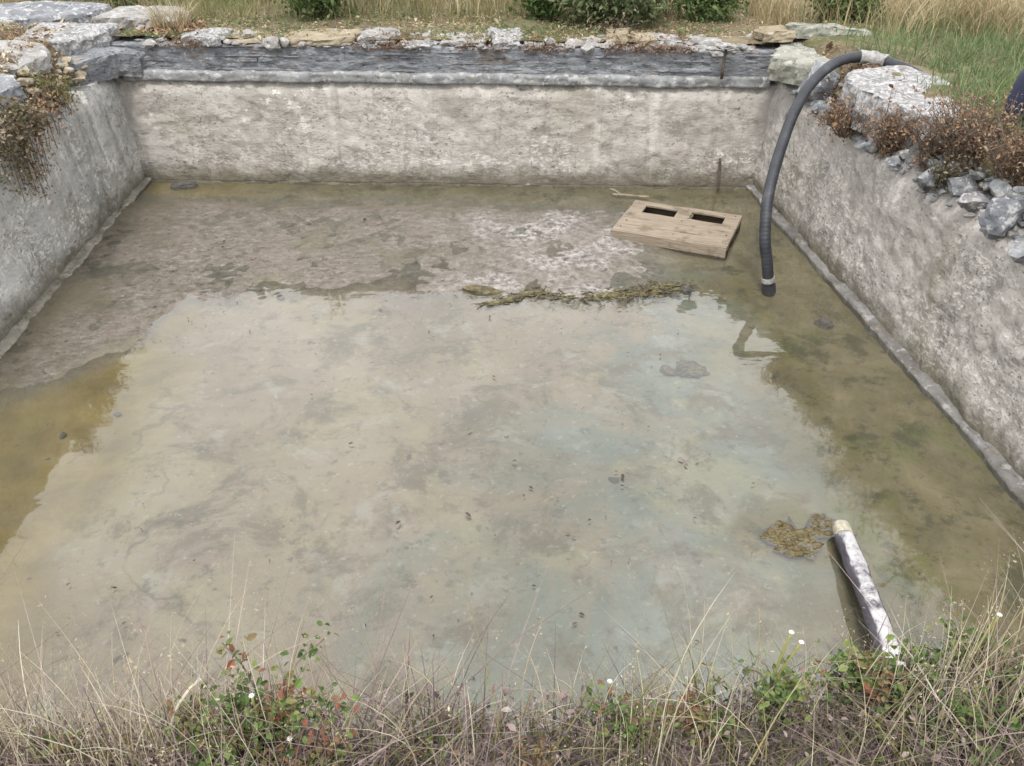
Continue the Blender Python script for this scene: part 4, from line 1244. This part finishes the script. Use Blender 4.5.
dock('tallest twiggy brown plant on the right wall behind the rubble', 3.30, 4.78, 0.38, 0.6, 70, 1300, 'rust_leaf', 603, 0.028, 1.22)
dock('brown dry plant at the right edge in front of the navy container', 3.36, 4.34, 0.32, 0.7, 70, 1300, 'rust_leaf', 604, 0.03, 1.24)
dock('low olive plant among the rubble stones on the right wall', 3.20, 4.74, 0.14, 0.3, 24, 420, 'olive_leaf', 605, 0.035, 1.09)
dock('thin brown plant over the nearest rubble at the right edge', 3.34, 3.72, 0.34, 0.7, 50, 900, 'rust_leaf', 606, 0.03, 1.24)
dock('brown dry patch between the two larger rusty plants', 3.26, 5.08, 0.26, 0.4, 30, 600, 'rust_leaf', 607, 0.03, 1.14)

# moss and rust growth in the joints of the far wall's capstones
def joint_growth():
    rs = np.random.default_rng(77)
    A, u, n, L = wall_frame(FR, FL)
    s = rs.uniform(0.2, L - 0.4, 9000)
    keep = fbm(s * 1.3, 0, 3, 3) + rs.normal(0, 0.15, len(s)) > 0.12
    s = s[keep]
    front = rs.uniform(0, 1, len(s)) < 0.55
    off = np.where(front, 0.035 + np.abs(rs.normal(0, 0.03, len(s))), np.abs(rs.normal(0, 0.25, len(s))) + 0.05)
    C = np.c_[A[0] + u[0] * s + n[0] * off, A[1] + u[1] * s + n[1] * off, np.where(front, 1.315 + 0.05 * rs.uniform(-0.5, 1, len(s)), 1.37 + 0.05 * rs.uniform(-0.8, 1, len(s)))]
    o = leaf_mesh('wall_growth', C, 0.019 * np.exp(rs.normal(0, 0.3, len(s))), rs, 0.7 * rs.uniform(0, 1, len(s)), M['rust_leaf'], None)
    tag(o, 'thin reddish brown growth over the capstones of the far wall', 'ground cover', kind='stuff')
joint_growth()

def floor_debris():
    rs = np.random.default_rng(55)
    n = 620
    x = rs.uniform(-2.95, 2.95, n); y = rs.uniform(1.6, 7.5, n)
    keep = fbm(x * 0.8, y * 0.8, 12, 3) + rs.normal(0, 0.3, n) > 0.05
    x, y = x[keep], y[keep]; n = len(x)
    C = np.c_[x, y, np.full(n, 0.041) + rs.uniform(0, 0.012, n)]
    o = leaf_mesh('leaf_debris', C, 0.020 * np.exp(rs.normal(0, 0.45, n)), rs, rs.uniform(0, 0.6, n), M['mauve'], None, 6.0, 0.4)
    tag(o, 'tiny dead leaves and bits floating across the tank water', 'debris', kind='stuff')
floor_debris()

def bank_litter(name, label, n, x0, x1, y0, y1, size, mat, seed, cat='leaf litter', dmax=9.0):
    rs = np.random.default_rng(seed)
    x = rs.uniform(x0, x1, n); y = rs.uniform(y0, y1, n)
    d = side_drop(x, y)[1]
    k = (d > 0.16) & (d < dmax) & (fbm(x * 1.7, y * 1.7, seed, 3) + rs.normal(0, 0.25, n) > -0.1)
    x, y = x[k], y[k]
    C = np.c_[x, y, gz(x, y) + rs.uniform(0.0, 0.035, len(x))]
    tag(leaf_mesh(name, C, size * np.exp(rs.normal(0, 0.4, len(x))), rs, rs.uniform(0, 1, len(x)), M[mat], None, 0.6, 0.35), label, cat, kind='stuff')
bank_litter('leaf_litter', 'straw-coloured litter on the bank beside the left wall', 9000, -4.6, -3.1, 4.5, 9.4, 0.045, 'bank_straw', 61)
bank_litter('ground_cover', 'rusty low growth on the bank beside the left wall', 6000, -4.4, -3.1, 4.5, 8.2, 0.03, 'rust_leaf', 62, 'ground cover')
bank_litter('leaf_litter', 'straw-coloured litter on the ground just behind the far wall', 9000, -3.0, 4.6, 8.0, 9.4, 0.028, 'dry_grass', 63)
bank_litter('ground_cover', 'low green growth on the ground just behind the far wall', 6000, -3.0, 4.6, 8.2, 9.5, 0.03, 'green_grass', 64, 'ground cover')
bank_litter('leaf_litter', 'rusty and straw litter on the bank beside the right wall', 11000, 3.1, 4.3, 3.0, 7.4, 0.032, 'rust_leaf', 65, 'leaf litter', 0.42)

# ------------------------------------------------------------------ near bank
rs = np.random.default_rng(909)
def bank_fringe(x):
    return 0.95 + 0.14 * fbm(x * 1.1, 0, 70, 3)
# matted dead stems and heath
n = 26000
x = rs.uniform(-3.0, 3.2, n); y = 1.05 - np.abs(rs.normal(0, 0.42, n)) + 0.05 * fbm(x * 3, 0, 71, 2)
P = np.c_[x, y, gz(x, y) - 0.02]
H = 0.115 * np.exp(np.clip(rs.normal(0, 0.45, n), -1.2, 0.8)) * (0.75 + 0.7 * sstep(-0.3, 0.4, fbm(x * 1.5, y * 1.5, 3, 2)))
V, F, T, _ = blades_geo(P, H, 0.0035 * rs.uniform(0.6, 1.6, n), np.abs(rs.normal(0.9, 0.6, n)), np.clip(0.5 + 0.5 * fbm(x * 3, y * 3, 1, 2) + rs.normal(0, 0.25, n), 0, 1), rs, 3)
tag(mesh_obj('ground_cover', V, F, M['mauve'], tint=T), 'matted mauve-brown dead stems covering the foreground bank', 'ground cover', kind='stuff')
n = 16000
x = rs.uniform(-3.4, 3.6, n); y = 1.06 - np.abs(rs.normal(0, 0.36, n))
C = np.c_[x, y, gz(x, y) + rs.uniform(0, 0.11, n)]
tag(leaf_mesh('leaf_litter', C, 0.0135 * np.exp(np.clip(rs.normal(0, 0.35, n), -1, 0.6)), rs, np.clip(0.45 + 0.5 * fbm(x * 4, y * 4, 5, 2) + rs.normal(0, 0.25, n), 0, 1), M['mauve'], None), 'small dead leaves strewn through the foreground bank', 'leaf litter', kind='stuff')
# short green and straw blades among them
n = 9000
x = rs.uniform(-3.0, 3.2, n); y = 1.05 - np.abs(rs.normal(0, 0.32, n))
P = np.c_[x, y, gz(x, y) - 0.02]
V, F, T, _ = blades_geo(P, 0.13 * np.exp(rs.normal(0, 0.4, n)), 0.0038 * rs.uniform(0.6, 1.4, n), np.abs(rs.normal(0.6, 0.4, n)), rs.uniform(0, 1, n), rs, 3)
tag(mesh_obj('green_grass', V, F, M['mid_grass'], tint=T), 'short green blades mixed into the foreground bank', 'grass', kind='stuff')
# tall dry stalks with seed heads, thicker at both ends of the bank
def stalk_density(x):
    return 0.10 + 0.9 * np.exp(-((x + 0.75) / 0.42) ** 2) + 0.55 * np.exp(-((x - 1.15) / 0.28) ** 2) + 0.25 * np.exp(-((x - 0.35) / 0.25) ** 2) + 0.3 * sstep(1.5, 2.2, np.abs(x))
n = 6500
x = rs.uniform(-2.8, 3.0, n); keep = rs.uniform(0, 1, n) < stalk_density(x); x = x[keep]; n = len(x)
y = 1.06 - np.abs(rs.normal(0, 0.13, n))
hm = 0.25 + 0.08 * fbm(x * 1.4, 0, 73, 2) + 0.03 * np.exp(-((x - 1.15) / 0.3) ** 2) - 0.06 * np.exp(-((x - 0.15) / 0.35) ** 2)
H = hm * np.exp(np.clip(rs.normal(0, 0.34, n), -1, 0.55))
P = np.c_[x, y, gz(x, y) - 0.02]
V, F, T, tips = blades_geo(P, H, 0.0027 * rs.uniform(0.6, 1.4, n), np.abs(rs.normal(0.22, 0.2, n)), np.clip(rs.normal(0.68, 0.2, n), 0.25, 1), rs, 6, 1.6)
# seed heads
ph = rs.uniform(0, 1, n) < 0.4
S = tips[ph]; k = 7
jit = rs.normal(size=(len(S), k, 3)) * np.array([0.006, 0.006, 0.018])
C = (S[:, None, :] + jit - np.array([0, 0, 0.015])).reshape(-1, 3)
V2, Q, T3, TT = leaves_geo(C, 0.006 * np.exp(rs.normal(0, 0.25, len(C))), rs, rs.uniform(0.1, 0.8, len(C)), 0.0, 0.4)
FF = [tuple(f) for f in F] + [tuple(f + len(V)) for f in Q] + [tuple(f + len(V)) for f in T3]
tag(mesh_obj('dry_stalks', np.vstack([V, V2]), FF, M['bank_straw'], tint=np.r_[T, TT]), 'tall pale dry grass stalks rising from the foreground bank', 'grass', kind='stuff')

# brambles on the near bank
BR = 'bramble plants on the foreground bank'
def bramble(label, x, y, w, h, nl, ls, mat, seed, lo=0.0, hi=1.0):
    nl, ls, h = int(nl * 2.6), ls * 0.66, h * 0.95 + 0.05
    rs = np.random.default_rng(seed)
    t_ = thing('bramble', label, 'plant', (x, y, float(gz(x, y)) - 0.02), 0, BR)
    parts, C = [], []
    for k in range(9):
        a = rs.uniform(0, 2 * math.pi); rr = rs.uniform(0.3, 1)
        e = np.array([math.cos(a) * rr * w / 2, math.sin(a) * rr * w * 0.35, h * rs.uniform(0.5, 1)])
        p = smooth_path([(0, 0, 0), (e[0] * 0.4, e[1] * 0.4, e[2] * 0.9), e], 0.02)
        parts.append(tube_geo(p, np.linspace(0.0035, 0.0015, len(p)), 5, cap=False))
        for _ in range(nl // 9):
            q = p[rs.integers(len(p) // 4, len(p))] + rs.normal(size=3) * 0.018
            C.append(q)
    V, F = join_geo(parts)
    mesh_obj('stem', V, F, M['twig'], t_)
    C = np.array(C); n = len(C)
    tint = lo + (hi - lo) * np.clip(0.5 + 0.5 * fbm(C[:, 0] * 9 + seed, C[:, 1] * 9, C[:, 2] * 9, 2) + rs.normal(0, 0.22, n), 0, 1)
    leaf_mesh('leaves', C, ls * np.exp(np.clip(rs.normal(0, 0.25, n), -0.6, 0.4)), rs, tint, M[mat], t_, 0.5, 0.62)
bramble('reddish green bramble on the left of the bank, tallest of them', -0.40, 1.02, 0.42, 0.22, 260, 0.026, 'bramble', 701)
bramble('low green bramble left of the tallest reddish one', -0.56, 1.0, 0.18, 0.16, 120, 0.022, 'bramble', 702, 0.1, 0.8)
bramble('rusty red bramble at the bottom below the tallest one', -0.30, 0.93, 0.22, 0.12, 140, 0.022, 'bramble', 703, 0.35, 1.0)
bramble('green and red bramble beside the near end of the log', 0.86, 1.02, 0.26, 0.11, 190, 0.026, 'bramble', 704, 0.0, 0.95)
bramble('bright green bramble in the bottom right corner', 1.06, 0.90, 0.26, 0.11, 180, 0.028, 'bramble', 705, 0.1, 0.66)
bramble('green bramble right of the log in the foreground', 1.12, 1.06, 0.3, 0.12, 170, 0.024, 'bramble', 706, 0.0, 0.8)
bramble('small dark green bramble in the middle of the bank', 0.33, 0.98, 0.2, 0.09, 120, 0.022, 'bramble', 707, 0.0, 0.85)
bramble('yellow-green leafy weed under the white flowers', 0.66, 1.0, 0.16, 0.15, 110, 0.024, 'bramble', 708, 0.3, 0.66)
bramble('small orange-leaved bramble at the bottom edge of the middle', 0.14, 0.90, 0.12, 0.07, 60, 0.02, 'bramble', 709, 0.55, 0.9)

bramble('low red-tinged bramble between the middle of the bank and the yellow-green weed', 0.50, 0.98, 0.26, 0.07, 150, 0.022, 'bramble', 710, 0.2, 1.0)
bramble('low green bramble left of the middle of the bank', -0.10, 0.94, 0.22, 0.06, 110, 0.022, 'bramble', 711, 0.1, 0.9)
bramble('low russet bramble in the bottom left corner', -0.78, 0.98, 0.30, 0.10, 150, 0.022, 'bramble', 712, 0.3, 0.95)
bramble('yellowish bramble at the bottom between the log and the right corner', 0.95, 0.92, 0.22, 0.06, 120, 0.022, 'bramble', 713, 0.3, 0.8)

bramble('dense green bramble under the reddish one at the bottom left', -0.46, 0.94, 0.34, 0.13, 240, 0.025, 'bramble', 714, 0.0, 0.75)
bramble('leafy green bramble between the log and the right-hand dry stalks', 0.98, 1.03, 0.30, 0.10, 220, 0.026, 'bramble', 715, 0.0, 0.7)
bramble('pale green bramble at the right end of the bank behind the corner one', 1.24, 0.98, 0.28, 0.12, 200, 0.026, 'bramble', 716, 0.15, 0.68)

# white flowers
WF = 'white wild flowers on the foreground bank'
def flower(label, x, y, h, lean, seed, r_=0.009, heads=1):
    rs = np.random.default_rng(seed)
    t_ = thing('wild_flower', label, 'flower', (x, y, float(gz(x, y)) - 0.02), 0, WF)
    for k in range(heads):
        e = np.array([lean[0] + 0.022 * k, lean[1] - 0.01 * k, h * (1 - 0.08 * k)])
        p = smooth_path([(0, 0, 0), e * np.array([0.3, 0.3, 0.55]), e], 0.02)
        V, F = tube_geo(p, np.linspace(0.004, 0.0025, len(p)), 6)
        mesh_obj('stem', V, F, M['flower_stem'], t_, tint=np.full(len(V), 0.7), smooth=True)
        # petals round a small centre
        V, F = [], []
        for j in range(9):
            a = 2 * math.pi * j / 9 + rs.uniform(-0.1, 0.1)
            d = np.array([math.cos(a), math.sin(a), 0.25]); s = np.array([-math.sin(a), math.cos(a), 0])
            b0 = len(V)
            V += [e + d * 0.001, e + d * r_ * 0.6 + s * r_ * 0.3, e + d * r_ * 1.1 + np.array([0, 0, -0.002]), e + d * r_ * 0.6 - s * r_ * 0.3]
            F.append((b0, b0 + 1, b0 + 2, b0 + 3))
        Vc, Fc = rock_geo(r_ * 0.8, r_ * 0.8, r_ * 0.6, seed, 0, 1)
        Vc = Vc + e
        V, F = join_geo([(np.array(V), F), (Vc, Fc)])
        mesh_obj('flower_head', V, F, M['flower'], t_, tint=np.full(len(V), 0.6))
flower('two-headed white flower on the tallest yellow-green stem left of the log', 0.66, 1.03, 0.27, (0.02, 0.01), 801, 0.006, 2)
flower('white flower near the right edge among the dry stalks', 1.12, 1.05, 0.26, (0.02, 0.0), 802, 0.006)
flower('white flower beside the near end of the log', 0.93, 1.05, 0.15, (0.0, 0.02), 803, 0.006)
flower('white flower at the bottom left of the middle of the bank', 0.22, 1.0, 0.08, (0.0, 0.0), 804, 0.006)
flower('white flower over the dark bramble in the middle', 0.32, 1.05, 0.13, (-0.01, 0.0), 805, 0.006)
flower('white flower in the reddish bramble on the left', -0.42, 1.0, 0.22, (0.0, 0.0), 806, 0.006)
flower('white flower right of the reddish bramble, low down', -0.35, 0.95, 0.15, (0.0, 0.0), 807, 0.006)
flower('white flower low in the bottom right corner', 1.0, 0.95, 0.08, (0.0, 0.0), 808, 0.006)

# bent pale straws lying across the bottom left
for (x, y, pts, lb) in ((-0.62, 0.98, [(0, 0, 0.05), (0.06, 0.02, 0.20), (0.10, 0.05, 0.23)], 'bent pale straw arching over the bottom left of the bank'),
                        (-1.02, 1.1, [(-0.1, 0, 0.25), (0.02, 0.03, 0.33), (0.09, 0.04, 0.34)], 'pale horizontal straw at the left edge')):
    V, F = tube_geo(smooth_path([(pts[0][0] - 0.02, -0.05, -0.06)] + pts, 0.02), 0.0035, 6)
    tag(mesh_obj('dry_straw', V, F, M['bank_straw'], None, (x, y, 1.3), tint=np.full(len(V), 0.9)), lb, 'straw')

# ------------------------------------------------------------------ camera, light, world
cam = bpy.data.cameras.new('camera')
cam.sensor_fit = 'HORIZONTAL'; cam.sensor_width = 36.0
cam.lens = 800.0 / 1024.0 * 36.0
cam.clip_end = 2000
co = bpy.data.objects.new('camera', cam)
link(co)
pitch, yaw, roll = R(33.9), R(5.0), R(0.6)
Fv = Vector((math.sin(yaw) * math.cos(pitch), math.cos(yaw) * math.cos(pitch), -math.sin(pitch)))
Rv = Vector((math.cos(yaw), -math.sin(yaw), 0))
Uv = Rv.cross(Fv)
R2 = Rv * math.cos(roll) + Uv * math.sin(roll)
U2 = -Rv * math.sin(roll) + Uv * math.cos(roll)
co.matrix_world = Matrix(((R2.x, U2.x, -Fv.x, 0), (R2.y, U2.y, -Fv.y, 0), (R2.z, U2.z, -Fv.z, 2.9), (0, 0, 0, 1)))
SC.camera = co

SUN_EL, SUN_AZ = 62.0, 200.0           # azimuth clockwise from +Y
sd = Vector((math.sin(R(SUN_AZ)) * math.cos(R(SUN_EL)), math.cos(R(SUN_AZ)) * math.cos(R(SUN_EL)), math.sin(R(SUN_EL))))
sl_ = bpy.data.lights.new('sun', 'SUN')
sl_.energy = 1.5; sl_.angle = R(12); sl_.color = (1.0, 0.98, 0.955)
so = bpy.data.objects.new('sun', sl_)
so.rotation_euler = sd.to_track_quat('Z', 'Y').to_euler()
link(so)

w = bpy.data.worlds.new('World')
SC.world = w
w.use_nodes = True
nt = w.node_tree
nt.nodes.clear()
wo = nt.nodes.new('ShaderNodeOutputWorld')
bg = nt.nodes.new('ShaderNodeBackground')
sk = nt.nodes.new('ShaderNodeTexSky')
sk.sky_type = 'NISHITA'; sk.sun_disc = False
sk.sun_elevation = R(SUN_EL); sk.sun_rotation = R(SUN_AZ)
sk.dust_density = 4.0; sk.air_density = 1.0
tc = nt.nodes.new('ShaderNodeTexCoord')
nz = nt.nodes.new('ShaderNodeTexNoise'); nz.inputs['Scale'].default_value = 4.0; nz.inputs['Detail'].default_value = 6; nz.inputs['Roughness'].default_value = 0.6
cr = nt.nodes.new('ShaderNodeValToRGB')
cr.color_ramp.elements[0].position = 0.3; cr.color_ramp.elements[0].color = (6.0, 6.4, 7.0, 1)
cr.color_ramp.elements[1].position = 0.7; cr.color_ramp.elements[1].color = (13.0, 12.8, 12.5, 1)
mx = nt.nodes.new('ShaderNodeMix'); mx.data_type = 'RGBA'; mx.inputs[0].default_value = 0.85
nt.links.new(tc.outputs['Generated'], nz.inputs['Vector'])
nt.links.new(nz.outputs['Fac'], cr.inputs['Fac'])
nt.links.new(sk.outputs[0], mx.inputs[6]); nt.links.new(cr.outputs[0], mx.inputs[7])
nt.links.new(mx.outputs[2], bg.inputs['Color'])
bg.inputs['Strength'].default_value = 0.12
nt.links.new(bg.outputs[0], wo.inputs['Surface'])

SC.view_settings.view_transform = 'Standard'
SC.view_settings.look = 'None'
SC.view_settings.exposure = 1.08
SC.view_settings.gamma = 1.0
SC.render.engine = 'CYCLES'
SC.cycles.max_bounces = 8
SC.cycles.transparent_max_bounces = 12
SC.cycles.use_denoising = True
